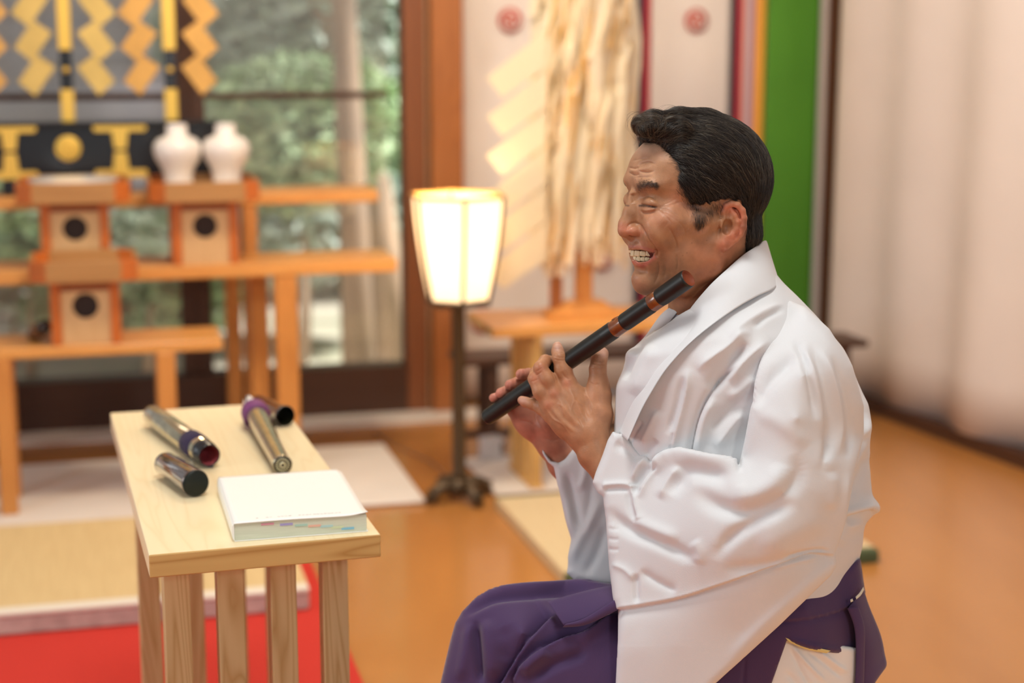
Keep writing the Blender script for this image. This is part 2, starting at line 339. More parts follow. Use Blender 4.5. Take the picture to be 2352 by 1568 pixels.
def shrub(px, Y, z, rx, rz, lm, label, seed, n=900, size=.06):
    base = PY(px, 700, Y); o = empty('garden_shrub', (base.x, Y, -.36), 0, label, 'shrub')
    trunk('stem', [(0, 0, 0), (.03, 0, max(.2, (z+.36)*.6))], .03, .015, o)
    c = leaves('foliage', [(0, 0, z+.36, rx, rx*.7, rz), (rx*.45, .1, z+.36+rz*.3, rx*.6, rx*.5, rz*.6), (-rx*.5, 0, z+.36-rz*.2, rx*.6, rx*.5, rz*.6)], n, size, M[lm], seed, o); c['kind'] = 'stuff'; return o
shrub(700, 9.0, 1.55, .75, .50, 'leaf2', 'grey green broadleaf shrub behind the upper glass, left of the tan trunk', 11, 1500)
shrub(690, 8.2, .95, .50, .42, 'leaf', 'bright green shrub at mid height behind the glass', 12, 1300)
shrub(830, 10.2, 2.3, 1.0, .7, 'leaf', 'green shrub high up behind the right window pane', 13, 1500)
shrub(700, 9.3, .35, .75, .35, 'leaf2', 'low grey green shrub behind the shelf ends', 14, 1100)
shrub(60, 8.2, .55, .42, .38, 'leaf', 'small green shrub at the left edge of the window', 15, 1000)
shrub(330, 8.0, .42, .38, .20, 'leaf3', 'white leaved shrub behind the two offering boxes', 16, 900, .05)
shrub(330, 8.6, .05, .60, .26, 'leaf', 'low green ground shrub behind the lower shelf', 17, 1000)
shrub(20, 8.8, .12, .40, .24, 'leaf3', 'white leaved low shrub at far left behind glass', 18, 600, .05)
shrub(780, 11.5, 1.0, 1.0, .9, 'leaf2', 'large dull green shrub standing farthest back', 19, 1800, .08)
shrub(850, 11.5, .9, 1.0, .9, 'leaf', 'large green shrub behind the curved tree trunk', 20, 1800, .08)
tree('garden_tree', 822, 7.75, .085, [(.1, .3, 3.4, 1.2, .8, .8)], 'leaf', 'tan trunked tree behind the right half of the window', 31, lean=-.05)
tree('garden_tree', 905, 8.6, .12, [(.0, .3, 3.6, 1.0, .8, .8)], 'leaf2', 'pale trunked tree beside the brown window post', 32, lean=-.35)
# an outbuilding beyond the garden, left
o = empty('garden_shed', (-3.6, 12.0, -.36), WA, 'grey mauve boarded outbuilding with pale shutters beyond the garden', 'building')
for k in range(15):
    b = MB(); b.box((-2.2, .02*(k % 2), .2+.25*k), (1.95, .2, .2+.25*k+.24), .01); b.build('wall_board', M['shed'], o)
b = MB(); b.prism([(-2.7, 3.9), (2.5, 3.9), (2.3, 4.2), (-2.5, 4.2)], -.7, .7); b.build('roof', M['dark_wood'], o)
for x0, x1, z0, z1 in ((-1.9, -1.2, 1.25, 1.75), (-.9, -.3, 1.25, 1.75), (.6, 1.1, 2.3, 3.1), (-.5, .1, .6, .95)):
    b = MB(); b.box((x0, -.06, z0), (x1, .0, z1), .01); b.build('shutter', M['shed_pale'], o)
# ================================================================ offering stands, altar, lamp, wand
def tier(name, label, s0, s1, t0, t1, ztop, th, legs):
    r = empty(name, G((s0+s1)/2, (t0+t1)/2, 0), WA, label, 'shelf')
    w = (s1-s0)/2; d = (t1-t0)/2
    b = MB(); b.box((-w, -d, ztop-th), (w, d, ztop), .004, seg=2); b.build('shelf_board', M['altar_wood'], r)
    for s, t, lw in legs:
        b = MB(); b.box((s-lw/2-(s0+s1)/2, t-lw/2-(t0+t1)/2, .016), (s+lw/2-(s0+s1)/2, t+lw/2-(t0+t1)/2, ztop-th), .004); b.build('leg', M['altar_z'], r)
tier('offering_shelf', 'lowest orange wooden tier with one offering box and a dark tube on it', -2.30, -.755, -1.15, -.90, .517, .032, [(-1.395, -1.125, .05), (-.925, -1.125, .055), (-2.2, -1.125, .05), (-1.395, -.93, .05), (-.925, -.93, .05)])
tier('offering_shelf', 'middle orange wooden tier, longest, carrying two offering boxes', -2.72, -.170, -.88, -.62, .710, .044, [(-.53, -.84, .072), (-.60, -.66, .06), (-2.3, -.84, .07), (-1.6, -.66, .06)])
tier('offering_shelf', 'topmost orange wooden tier in front of the window', -2.70, -.172, -.55, -.32, .905, .042, [(-.61, -.52, .05), (-.66, -.35, .05), (-2.3, -.52, .05), (-1.6, -.35, .05)])

def sanbo(s, t, z, label, w=.206, h=.190, tw=.33, th=.062, pale=True):
    r = empty('offering_box', G(s, t, z), WA, label, 'offering stand', 'wooden offering boxes on the tiers')
    hb = w/2; zt = h
    # box body: four thin panels with a round opening, red-orange corner posts
    def holed(name, M4):
        bm = bmesh.new(); n = 32; R = .038; cz = h*.60; W = hb-.028
        ring = []; outer = []
        for i in range(n):
            a = 2*math.pi*i/n; ca, sa = math.cos(a), math.sin(a)
            ring.append((R*ca, cz+R*sa)); k = min(W/abs(ca) if abs(ca) > 1e-6 else 9, ((h-.03-cz) if sa > 0 else cz)/abs(sa) if abs(sa) > 1e-6 else 9)
            outer.append((k*ca, cz+k*sa))
        # exact corners
        for cx, cz2 in ((W, h-.03), (-W, h-.03), (-W, 0), (W, 0)):
            j = min(range(n), key=lambda q: (outer[q][0]-cx)**2+(outer[q][1]-cz2)**2); outer[j] = (cx, cz2)
        vs = [[bm.verts.new(M4 @ Vector((p[0], y, p[1]))) for p in L] for L, y in ((ring, 0), (outer, 0), (outer, .006), (ring, .006))]
        for q in range(4):
            A, B = vs[q], vs[(q+1) % 4]
            for i in range(n): bm.faces.new((A[i], A[(i+1) % n], B[(i+1) % n], B[i]))
        bmesh.ops.recalc_face_normals(bm, faces=bm.faces[:]); me = bpy.data.meshes.new(name); bm.to_mesh(me); bm.free(); return link(name, me, M['pale_panel'], r)
    for k in range(4):
        R4 = Matrix.Rotation(k*math.pi/2, 4, 'Z') @ Matrix.Translation((0, -hb+.008, 0))
        if k != 2: holed('holed_panel', R4)
        else:
            b = MB(); b.prism([(-hb+.028, 0), (hb-.028, 0), (hb-.028, h-.03), (-hb+.028, h-.03)], 0, .006, M=R4); b.build('back_panel', M['pale_panel'], r)
        q = MB(); sg = [(-1, -1), (1, -1), (1, 1), (-1, 1)][k]
        q.box((sg[0]*hb-(.03 if sg[0] > 0 else 0), sg[1]*hb-(.03 if sg[1] > 0 else 0), 0), (sg[0]*hb+(0 if sg[0] > 0 else .03), sg[1]*hb+(0 if sg[1] > 0 else .03), h), .002); q.build('corner_post', M['red_wood'], r)
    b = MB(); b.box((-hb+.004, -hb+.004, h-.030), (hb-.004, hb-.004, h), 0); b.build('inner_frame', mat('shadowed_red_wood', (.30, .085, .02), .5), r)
    b = MB(); b.box((-hb+.022, -hb+.022, .004), (hb-.022, hb-.022, h-.031)); b.build('shade_liner', M['hole'], r)  # near-black box standing in for the shade seen through the openings
    # tray with cut corners
    W = tw/2; c = .045; oc = [(W-c, -W), (W, -W+c), (W, W-c), (W-c, W), (-W+c, W), (-W, W-c), (-W, -W+c), (-W+c, -W)]
    b = MB(); a = [b.bm.verts.new((x, y, h)) for x, y in oc]; a2 = [b.bm.verts.new((x, y, h+.012)) for x, y in oc]
    b.bm.faces.new(a); b.bm.faces.new(a2[::-1])
    for i in range(8): b.bm.faces.new((a[i], a2[i], a2[(i+1) % 8], a[(i+1) % 8]))
    b.build('tray_board', M['pale_panel'], r)
    for i in range(8):
        p, q = Vector((*oc[i], 0)), Vector((*oc[(i+1) % 8], 0)); m_ = (p+q)/2; L = (q-p).length; d = (q-p).normalized()
        b = MB(); b.box((-L/2-.002, -.005, 0), (L/2+.002, .005, th), .0015)
        b.build('tray_corner' if i % 2 == 0 else 'tray_side', M['red_wood'] if i % 2 == 0 else wood('tray_wood', (.44, .23, .08), (.34, .16, .05), .45, 'x'), r, (m_.x, m_.y, h+.001), math.atan2(d.y, d.x))
    return r
sanbo(-1.172, -.775, .7105, 'offering box holding a white dish, standing at the left on the middle tier', h=.205)
sanbo(-.778, -.775, .7105, 'offering box carrying two white vases, on the middle tier', h=.200)
sanbo(-1.150, -1.035, .5175, 'offering box alone on the lowest tier, below the dish', h=.190, w=.20, tw=.30)
# white vases and dish
vp = [(0, 0), (.050, 0), (.052, .01), (.049, .04), (.049, .06), (.058, .085), (.074, .11), (.081, .135), (.079, .155), (.066, .172), (.045, .180), (.036, .185), (.034, .213), (.035, .218), (.030, .219), (.028, .19), (0, .188)]
for s, lb in ((-.848, 'white porcelain sake vase, left of the pair on the offering box'), (-.695, 'white porcelain sake vase nearer the right edge of the offering box')):
    b = MB(); b.lathe([(x*.94, z) for x, z in vp], n=40); o = b.build('porcelain_vase', M['porcelain'], None, G(s, -.73, .7105+.213), 0); tag(o, lb, 'vase', 'pair of white vases')
b = MB(); b.lathe([(0, .0), (.065, .0), (.068, .022), (.125, .040), (.140, .048), (.138, .052), (.12, .045), (0, .034)], n=48)
tag(b.build('shallow_dish', M['porcelain'], None, G(-1.172, -.775, .7105+.218)), 'shallow white footed dish on the upper left offering box', 'dish')
# little dark lacquer tube resting on the lowest tier
r = empty('lacquer_tube', G(-1.285, -1.07, .517+.038), 0, 'short dark lacquer tube tipped over on the lowest tier', 'tube'); r.rotation_euler = (math.radians(68), math.radians(0), math.radians(38))
b = MB(); b.lathe([(0, -.06), (.019, -.06), (.021, -.05), (.021, .05), (.017, .055), (0, .05)], n=24); b.build('tube_body', mat('dark_glossy_lacquer', (.02, .014, .012), .18), r)
b = MB(); b.lathe([(.0215, -.015), (.0235, -.015), (.0235, .015), (.0215, .015)], n=24); b.build('cord_band', mat('brown_cord', (.22, .10, .04), .7), r)
b = MB(); b.tube([(.01, .0, .05), (.03, .01, .066), (.055, .0, .058), (.07, -.01, .03)], .005, 8); b.build('cord_tail', mat('brown_cord_tail', (.16, .07, .03), .7), r)

# black lacquer altar rail with gold fittings
r = empty('lacquer_altar_rail', G(-1.4, -.435, .905), WA, 'black lacquered altar rail with gold fittings and round gold crest on the top tier', 'altar')
def R(s): return s+1.4
b = MB(); b.box((R(-2.1), -.03, .052), (R(-.70), .03, .225), .004); b.build('lacquer_beam', M['black'], r)
b = MB(); b.box((R(-2.1), -.045, .223), (R(-.70), .045, .236), .003); b.build('top_board', M['black'], r)
def ifit(s):
    b = MB(); y0, y1 = -.041, -.030
    def plate(z0, z1, sgn):
        w = .087; pts = []
        for i in range(13):
            u = -1+2*i/12; pts.append((s+w*u, (z0 if sgn > 0 else z1)))
        top = [(s-w, (z0+z1)/2), (s-w*.92, z0), (s-w*.25, z0-.006*sgn*0), (s+w*.92, z0), (s+w, (z0+z1)/2), (s+w*.92, z1), (s-w*.92, z1)]
        b.prism(top, y0, y1)
    plate(.204, .226, 1); plate(.052, .078, -1)
    for z0, z1, w0, w1 in ((.146, .204, .019, .026), (.078, .136, .026, .019)):
        b.prism([(s-w0, z0), (s+w0, z0), (s+w1, z1), (s-w1, z1)], y0, y1)
    b.build('gold_fitting', M['gold'], r, (0, 0, 0))
for s in (-1.37, -1.02, -1.72): ifit(R(s))
b = MB(); b.lathe([(0, 0), (.0, .010), (.026, .010), (.030, .006), (.034, .010), (.040, .008), (.042, 0)], n=40); cr = b.build('gold_crest', M['gold'], r, (R(-1.187), -.030, .150), rot=(math.pi/2, 0, 0))
for k in range(8):
    a = k*math.pi/4; b = MB(); b.lathe([(0, .006), (.007, .004), (.009, 0)], n=12); b.build('crest_petal', M['gold'], cr, (math.cos(a)*.018, math.sin(a)*.018, .010))
for s in (-2.0, -1.37, -1.02, -.74):
    b = MB(); b.box((R(s)-.03, -.05, 0), (R(s)+.03, .05, .052), .003); b.build('foot', M['black'], r)
# gilded wands with zigzag streamers standing on the rail
def gold_wand(s, label, m, z0=1.141):
    r = empty('gilded_wand', G(s, -.435, z0), WA, label, 'ritual wand', 'gilded wands on the altar rail')
    b = MB(); b.box((-.021, -.012, 0), (.021, .012, .105), .002); b.box((-.021, -.012, .232), (.021, .012, .75), .002); b.build('gold_pole', M['gold'], r)
    b = MB(); b.box((-.019, -.011, .105), (.019, .011, .232), .002); b.build('lacquer_sleeve', M['black'], r)
    b = MB(); b.lathe([(0, 0), (.011, .002), (.008, .006), (0, .008)], n=16); b.build('gold_stud', M['gold'], r, (0, -.011, .168), rot=(math.pi/2, 0, 0))
    b = MB(); b.box((-.13, -.020, .70), (.13, -.012, .72), .002); b.build('crossbar', M['gold'], r)
    for sd in (-1, 1):
        for k in range(5):
            cx = sd*.093+(.0 if sd < 0 else .002)+(-sd)*.0; cz = .152+.110*k; cx -= sd*.0055*(-k)
            A = [(-sd*.060*-1*0, 0)]
            q = [(-sd*.004, .066), (-sd*.060, .025), (sd*.006, -.068), (sd*.059, -.022)]
            y = -.022-.004*(k % 2)
            b = MB(); b.prism([(p[0]+cx, p[1]+cz) for p in q], y-.0006, y+.0006); b.build('zigzag_fold', m, r)
    return r
gold_wand(-1.182, 'gilded ritual wand above the round gold crest, with zigzag gold streamers', M['gold_paper'])
gold_wand(-.848, 'copper gold ritual wand just left of the window stile, above the vases', M['gold_paper2'])
gold_wand(-1.52, 'gilded ritual wand cut off by the left edge of the photo', M['gold_paper2'])

# ---------------------------------------------------------------- paper floor lamp
LS, LT = -.056, -1.27
r = empty('floor_lamp', G(LS, LT, 0), WA, 'lit paper floor lamp with hexagonal shade on a dark bronze pole', 'lamp')
paper = bpy.data.materials.new('glowing_shade_paper'); paper.use_nodes = True
_n = paper.node_tree.nodes; _l = paper.node_tree.links; _b = _n['Principled BSDF']; _n.remove(_b)
_d = _n.new('ShaderNodeBsdfDiffuse'); _d.inputs[0].default_value = (.9, .82, .7, 1); _tr = _n.new('ShaderNodeBsdfTranslucent'); _tr.inputs[0].default_value = (.97, .89, .74, 1)
_mx = _n.new('ShaderNodeMixShader'); _mx.inputs[0].default_value = .6; _l.new(_d.outputs[0], _mx.inputs[1]); _l.new(_tr.outputs[0], _mx.inputs[2])
_e = _n.new('ShaderNodeEmission'); _e.inputs[0].default_value = (1, .86, .64, 1); _e.inputs[1].default_value = .6; _ad = _n.new('ShaderNodeAddShader')
_l.new(_mx.outputs[0], _ad.inputs[0]); _l.new(_e.outputs[0], _ad.inputs[1]); _l.new(_ad.outputs[0], _n['Material Output'].inputs[0])
def RZ(u): return .147*(1-.33*u**1.5)          # u 0 top .. 1 bottom
ZT, ZB = .945, .628; A0 = math.radians(-11-14.5)
def vx(k, u, e=0.): a = -(A0+k*math.pi/3); R_ = RZ(u)+e; return Vector((math.cos(-a)*R_, -math.sin(-a)*R_, ZT+(ZB-ZT)*u))
for k in range(6):
    b = MB(); N_ = 12
    for off in (0, -.0015):
        g = [[b.bm.verts.new(vx(k, j/N_, off).lerp(vx(k+1, j/N_, off), i/4)) for i in range(5)] for j in range(N_+1)]
        for j in range(N_):
            for i in range(4): b.bm.faces.new((g[j][i], g[j][i+1], g[j+1][i+1], g[j+1][i])).smooth = True
    b.build('shade_panel', paper, r)
    b = MB(); b.tube([vx(k, j/N_, .001) for j in range(N_+1)], .0062, 6); b.build('shade_rib', M['brass'], r)
for nm, u, rad in (('top_ring', 0, .0065), ('bottom_ring', 1, .008)):
    b = MB(); b.tube([vx(k, u, .001) for k in range(7)], rad, 6); b.build(nm, M['brass'] if u else mat('gilded_rim', (.75, .42, .12), .4), r)
b = MB(); b.box((-.10, -.10, ZB-.012), (.10, .10, ZB-.006)); bo = b.build('shade_base', M['brass'], r); bo.scale = (.8, .8, 1)
b = MB(); b.lathe([(0, .05), (.023, .05), (.023, .09), (.021, .10), (.021, ZB-.03), (.03, ZB-.01), (0, ZB-.01)], n=24); b.build('pole', M['brass'], r)
b = MB(); b.lathe([(0, .02), (.03, .02), (.042, .04), (.036, .06), (.02, .075), (0, .075)], n=24); b.build('base_hub', M['brass'], r)
for k in range(4):
    a = k*math.pi/2+.35; c, s = math.cos(a), math.sin(a)
    b = MB(); b.tube([(c*x, s*x, z) for x, z in ((.02, .045), (.05, .052), (.08, .044), (.09, .032), (.100, .018), (.112, .022), (.112, .040), (.100, .042))], [.023, .022, .021, .019, .018, .016, .013, .010], 10); b.build('scroll_foot', M['brass'], r)
b = MB(); b.lathe([(0, 0), (.012, .004), (.03, .03), (.034, .055), (.025, .08), (0, .09)], n=24); b.build('bulb', mat('lit_bulb', (1, .9, .7), .4, emit=(1, .80, .52), estr=6), r, (0, 0, .70))
pl = bpy.data.lights.new('lamp_bulb_light', 'POINT'); pl.energy = 9; pl.color = (1, .66, .33); pl.shadow_soft_size = .035; po = bpy.data.objects.new('lamp_bulb_light', pl); COL.objects.link(po); po.parent = r; po.location = (0, 0, .86)
b = MB(); pts = [PZ(x, y, .004) for x, y in ((1042, 1146), (1028, 1116), (1018, 1085), (990, 1060), (950, 1042), (905, 1025), (875, 1003), (858, 985))]
b.tube([tuple(p) for p in pts], .0028, 6); tag(b.build('power_cord', mat('brown_flex', (.30, .16, .10), .5)), 'thin brown lamp cord lying on the wooden floor', 'cord')

M['end_grain'] = wood('golden_end_grain', (.60, .38, .13), (.40, .20, .045), .5, 'x', 1.2, .8)
# ---------------------------------------------------------------- eight-legged tables
def eight_leg(name, label, org, rz, W, L, H, th, rows, m_top, m_leg, lw=.038, group=None, zb=.0065):
    r = empty(name, org, rz, label, 'table', group)
    b = MB(); b.box((0, 0, H-th), (W, L, H), .0018, seg=2)
    for f in b.bm.faces:
        c_ = f.calc_center_median()
        if c_.y < .003 or c_.y > L-.003: f.material_index = 1
    b.build('table_top', [m_top, M['end_grain']], r)
    m0 = (W-(3*.0775+lw))/2
    for t0 in rows:
        b = MB(); b.box((.006, t0+.006, H-th-.022), (W-.006, t0+lw-.006, H-th), .002); b.build('cross_batten', m_leg, r)
        for k in range(4):
            x = m0+k*.0775*(W-2*m0-lw)/(3*.0775)
            b = MB(); b.box((x, t0, .012), (x+lw, t0+lw, H-th-.0225), .0012); b.build('leg', m_leg, r)
        b = MB(); b.box((m0-.012, t0-.006, zb), (W-m0+.012, t0+lw+.006, .020), .002); b.build('floor_runner', m_leg, r)
    return r
TO = Vector((-.4948, 2.1075, 0)); TA = math.radians(17.0)
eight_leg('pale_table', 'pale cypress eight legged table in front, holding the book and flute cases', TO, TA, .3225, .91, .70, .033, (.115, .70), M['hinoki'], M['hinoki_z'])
# the wand table: same make, lengthwise along the wall
eight_leg('wand_table', 'yellowish cypress table under the big paper streamer wand', G(.98, -1.27, 0), WA+math.pi/2, .34, .93, .535, .030, (.08, .76), M['altar_wood'], wood('honey_cypress_leg', (.72, .44, .15), (.58, .32, .09), .45, 'z'), .034, None, .0105)

# dark low bench behind it
r = empty('dark_bench', G(.85, -.64, 0), WA, 'long low dark wooden bench behind the wand table', 'bench')
b = MB(); b.box((-.78, -.10, .31), (.74, .10, .335), .004); b.build('bench_top', M['dark_wood'], r)
for x in (-.66, .66):
    for y in (-.08, .06):
        b = MB(); b.box((x-.018, y, 0.01), (x+.018, y+.03, .31), .003); b.build('leg', M['dark_wood'], r)
b = MB(); b.box((-.78, -.075, .055), (.74, -.055, .08), .003); b.build('stretcher', M['dark_wood'], r)
# small grey box with a dark cable beside the lamp
r = empty('grey_box', G(.155, -.83, .0105), WA+.3, 'small grey plastic box with a dark cable beside the wand table leg', 'box')
b = MB(); b.box((-.035, -.03, 0), (.035, .03, .075), .006, seg=2); b.build('case', M['grey_plastic'], r)
b = MB(); b.box((.02, -.034, .02), (.03, -.030, .06), .001); b.build('dark_socket', M['hole'], r)
b = MB(); b.tube([(-.03, -.02, .03), (-.06, -.05, .012), (-.10, -.07, .006), (-.15, -.05, .006)], .004, 8); b.build('cable', M['grey_plastic'], r)

# ---------------------------------------------------------------- big purification wand on its stand
def thin_paper(name, c, ct):
    m = bpy.data.materials.new(name); m.use_nodes = True; n = m.node_tree.nodes; l = m.node_tree.links; n.remove(n['Principled BSDF']); a = n.new('ShaderNodeBsdfDiffuse'); a.inputs[0].default_value = (*c, 1); t = n.new('ShaderNodeBsdfTranslucent'); t.inputs[0].default_value = (*ct, 1)
    x = n.new('ShaderNodeMixShader'); x.inputs[0].default_value = .45; l.new(a.outputs[0], x.inputs[1]); l.new(t.outputs[0], x.inputs[2]); l.new(x.outputs[0], n['Material Output'].inputs[0]); return m
M['stream'] = thin_paper('cream_paper_streamer', (.95, .89, .74), (.97, .88, .66)); M['hemp'] = thin_paper('golden_hemp_fibre', (.86, .60, .26), (.90, .58, .20))
r = empty('streamer_wand', G(.392, -1.10, .5355), WA, 'tall purification wand with a thick bundle of cream paper streamers on a wooden stand', 'ritual wand')
b = MB(); b.box((-.12, -.055, 0), (.135, .055, .022), .003); b.build('stand_base', M['altar_wood'], r)
b = MB(); b.prism([(-.09, .022), (.10, .022), (.06, .050), (-.05, .050)], -.03, .03); b.build('stand_block', M['altar_wood'], r)
b = MB(); b.box((-.024, -.022, .05), (.026, .022, .36), .003); b.build('stand_post', M['altar_z'], r)
b = MB(); b.box((-.104, .0, .022), (-.068, .03, .36), .003); b.build('rear_post', M['brown_wood'], r)
b = MB(); b.tube([(0, 0, .30), (0, 0, 1.55)], .012, 10); b.build('wand_pole', M['hinoki_z'], r)
r_ = random.Random(5); V = {0: [], 1: []}; Fa = {0: [], 1: []}
for i in range(1500):
    k = 0 if r_.random() < .68 else 1
    a = r_.uniform(0, 2*math.pi); rad = .158*math.sqrt(r_.uniform(.03, 1)); x0, y0 = math.cos(a)*rad*.55, math.sin(a)*rad*.5; x1, y1 = math.cos(a)*rad, math.sin(a)*rad*.8
    zt = r_.uniform(.75, 1.5); L_ = r_.uniform(.25, .85); zb = max(.13+.14*r_.random(), zt-L_); w = (r_.uniform(.004, .011) if i % 3 else r_.uniform(.012, .022)) if k == 0 else r_.uniform(.0018, .005)
    tw = r_.uniform(0, 3); tr = r_.uniform(-4, 4); ph = r_.uniform(0, 6); n = 9; base = len(V[k])
    for j in range(n+1):
        u = j/n; x = x0+(x1-x0)*min(1, u*2.2)+.016*math.sin(ph+u*9); y = y0+(y1-y0)*min(1, u*2.2)+.014*math.cos(ph+u*8); z = zt+(zb-zt)*u; d = Vector((math.cos(tw+tr*u), math.sin(tw+tr*u), 0))*w
        V[k] += [(x-d.x, y-d.y, z), (x+d.x, y+d.y, z)]
        if j: q = base+2*j; Fa[k].append((q-2, q-1, q+1, q))
for k, nm, m_ in ((0, 'paper_streamers', M['stream']), (1, 'hemp_fibres', M['hemp'])):
    me = bpy.data.meshes.new(nm); me.from_pydata(V[k], [], Fa[k]); o = link(nm, me, m_, r); o['kind'] = 'stuff'
for k in range(6):                                                        # folded zigzag paper hanging on its left
    z = .90-.1175*k
    b = MB(); y = -.075-.006*(k % 2); P = [(-.145, z), (-.335, z-.145), (-.285, z-.205), (-.145, z-.115)]
    b.prism(P, y-.0006, y+.0006); b.build('zigzag_fold', M['stream'], r)
# ================================================================ things on the near table
def TL(x, y, z=.70): return TO + Matrix.Rotation(TA, 3, 'Z') @ Vector((x, y, z))
def along(name, p0, p1, label, cat, group=None):
    """Empty at p0 whose +z axis points to p1"""
    d = (Vector(p1)-Vector(p0)); o = empty(name, p0, 0, label, cat, group); o.rotation_mode = 'QUATERNION'; o.rotation_quaternion = d.to_track_quat('Z', 'Y'); return o, d.length
M['champagne'] = mat('gilded_lacquer_flakes', (.66, .58, .40), .16, metal=.85, noise=.35, nscale=50, coat=.5)
M['black_gloss'] = mat('deep_brown_gloss_lacquer', (.022, .010, .010), .07, spec=.8, coat=1.)
M['purple_wrap'] = mat('dark_violet_cloth_band', (.028, .018, .055), .9, bump=.5, bscale=500)
M['mauve_wrap'] = mat('mauve_silk_band', (.17, .035, .15), .6)
M['red_lining'] = mat('red_brocade_lining', (.52, .09, .10), .7, col2=(.20, .03, .04), nscale=320)
# left case
p0 = PZ(349, 951, .7226); p1 = PZ(481, 1046, .7226); r, L = along('flute_case', p0, p1, 'open gilded flute case with dark violet band and red lining', 'flute case', 'two gilded flute cases')
b = MB(); b.lathe([(0, 0), (.012, .0005), (.0178, .004), (.0195, .012), (.0198, L-.035), (.0185, L-.034)], n=40); b.build('case_tube', M['champagne'], r)
b = MB(); b.lathe([(.0199, L*.70), (.0218, L*.70+.001), (.0222, L*.77), (.0218, L*.845), (.0199, L*.846)], n=40); b.build('cloth_band', M['purple_wrap'], r)
b = MB(); b.lathe([(.0180, L-.036), (.0204, L-.034), (.0204, L-.020), (.0188, L-.019), (.0186, L-.001), (.0174, L), (.0165, L-.002), (.0165, L-.01)], n=40); b.build('mouth_ring', M['black'], r)
b = MB(); b.lathe([(.0165, L-.003), (.0163, L-.09), (0, L-.09)], n=40); b.build('red_lining', M['red_lining'], r)
b = MB(); b.tube([(-.016, -.016, L*.85), (-.018, -.021, L*.88), (-.012, -.024, L*.90), (-.010, -.019, L*.92)], .0012, 6); b.build('thread_loop', mat('pale_thread', (.6, .55, .42), .5), r)
b = MB(); b.tube([(-.0, -.0205, L*.86), (.004, -.0225, L*.91), (.002, -.021, L*.96), (.006, -.0195, L*.985)], .0028, 8); b.build('cord', M['purple_wrap'], r)
# its cap, lying beside
p0 = PZ(381, 1065, .7222); p1 = PZ(449, 1109, .7222); r, L = along('case_cap', p0, p1, 'dark glossy lacquer cap lying beside the open flute case', 'cap', 'lacquer case caps')
b = MB(); b.lathe([(.0165, .002), (.0172, 0), (.0192, -.001), (.0198, .003), (.0192, .006), (.0200, .008), (.0214, L-.004), (.0218, L-.001), (.0208, L+.001), (.019, L+.001)], n=40); b.build('cap_body', mat('smoky_silvered_lacquer', (.20, .14, .12), .09, metal=.75, coat=1.), r)
b = MB(); b.lathe([(.0212, L), (.0205, L+.003), (.017, L+.004), (0, L+.0042)], n=40); b.build('cap_end', mat('dark_green_black_lacquer', (.006, .009, .006), .38, spec=.3), r)
b = MB(); b.lathe([(.0188, .0), (.0150, .001), (.0150, L-.01), (0, L-.01)], n=32); b.build('cap_hollow', M['hole'], r)
# right case
p0 = PZ(583, 942, .7256); p1 = PZ(649, 1067, .7166); r, L = along('flute_case', p0, p1, 'narrow gilded flute case with mauve silk band and ornate round end', 'flute case', 'two gilded flute cases')
b = MB(); b.lathe([(0, 0), (.017, .001), (.0200, .006), (.0195, .03), (.0158, L-.004), (.0160, L-.001), (.0150, L)], n=40); b.build('case_tube', M['champagne'], r)
b = MB(); b.lathe([(.0203, .008), (.0245, .010), (.0252, .022), (.0245, .042), (.0232, .050), (.0196, .051)], n=40); b.build('silk_band', M['mauve_wrap'], r)
b = MB(); b.lathe([(.0152, L-.001), (.0148, L+.0006), (0, L+.0006)], n=40); e_ = b.build('end_disc', mat('dark_bronze_disc', (.03, .026, .018), .4, metal=.6), r)
b = MB(); b.lathe([(.0048, L+.0006), (.0052, L+.0028), (.0030, L+.0030), (.0026, L+.001), (0, L+.001)], n=24, mis=[0, 0, 1, 1]); b.build('end_eyelet', [mat('pale_gold_ring', (.80, .74, .50), .35, metal=.6), M['hole']], e_)
for k in range(20):
    a = 2*math.pi*k/20; b = MB(); b.tube([(math.cos(a)*.0078, math.sin(a)*.0078, L+.0010), (math.cos(a)*.0115, math.sin(a)*.0115, L+.0012)], .0009, 5); b.build('petal', mat('pale_gold_petal', (.72, .66, .42), .4, metal=.5) if k == 0 else bpy.data.materials['pale_gold_petal'], e_)
# white cloth tuft in its mouth + fringe
b = MB(); rr_ = random.Random(3)
for i in range(34):
    a = rr_.uniform(0, 6.28); q = rr_.uniform(.0, .012); L2 = rr_.uniform(.022, .042)
    b.tube([(math.cos(a)*q, math.sin(a)*q, .004), (math.cos(a)*q*1.1-.004, math.sin(a)*q*1.1+.004, -.01), (math.cos(a)*q*.9-.006, math.sin(a)*q+.010, -L2)], [.005, .0045, .0008], 5)
b.build('white_cloth_tuft', mat('white_gauze', (.80, .78, .72), .85), r)
b = MB()
for i in range(14):
    a = rr_.uniform(-.9, .5)+(3.6 if i % 2 else 6.1); b.tube([(math.cos(a)*.022, math.sin(a)*.022, .045), (math.cos(a)*.025, math.sin(a)*.025, .056), (math.cos(a+.2)*.026, math.sin(a+.2)*.026, .062)], [.0014, .001, .0004], 4)
b.build('thread_fringe', M['mauve_wrap'], r)
# second cap behind it
p0 = PZ(592, 925, .7185); p1 = PZ(655, 955, .7195); r, L = along('case_cap', p0, p1, 'black lacquer cap with open mouth behind the mauve banded case', 'cap', 'lacquer case caps')
b = MB(); b.lathe([(0, 0), (.014, .001), (.0160, .004), (.0188, L-.004), (.0196, L-.002), (.0192, L), (.0178, L)], n=40); b.build('cap_body', M['black_gloss'], r)
b = MB(); b.lathe([(.0178, L-.0002), (.0165, L-.03), (.011, L-.05), (0, L-.05)], n=32); b.build('cap_hollow', mat('glossy_dark_inside', (.012, .012, .006), .2), r)

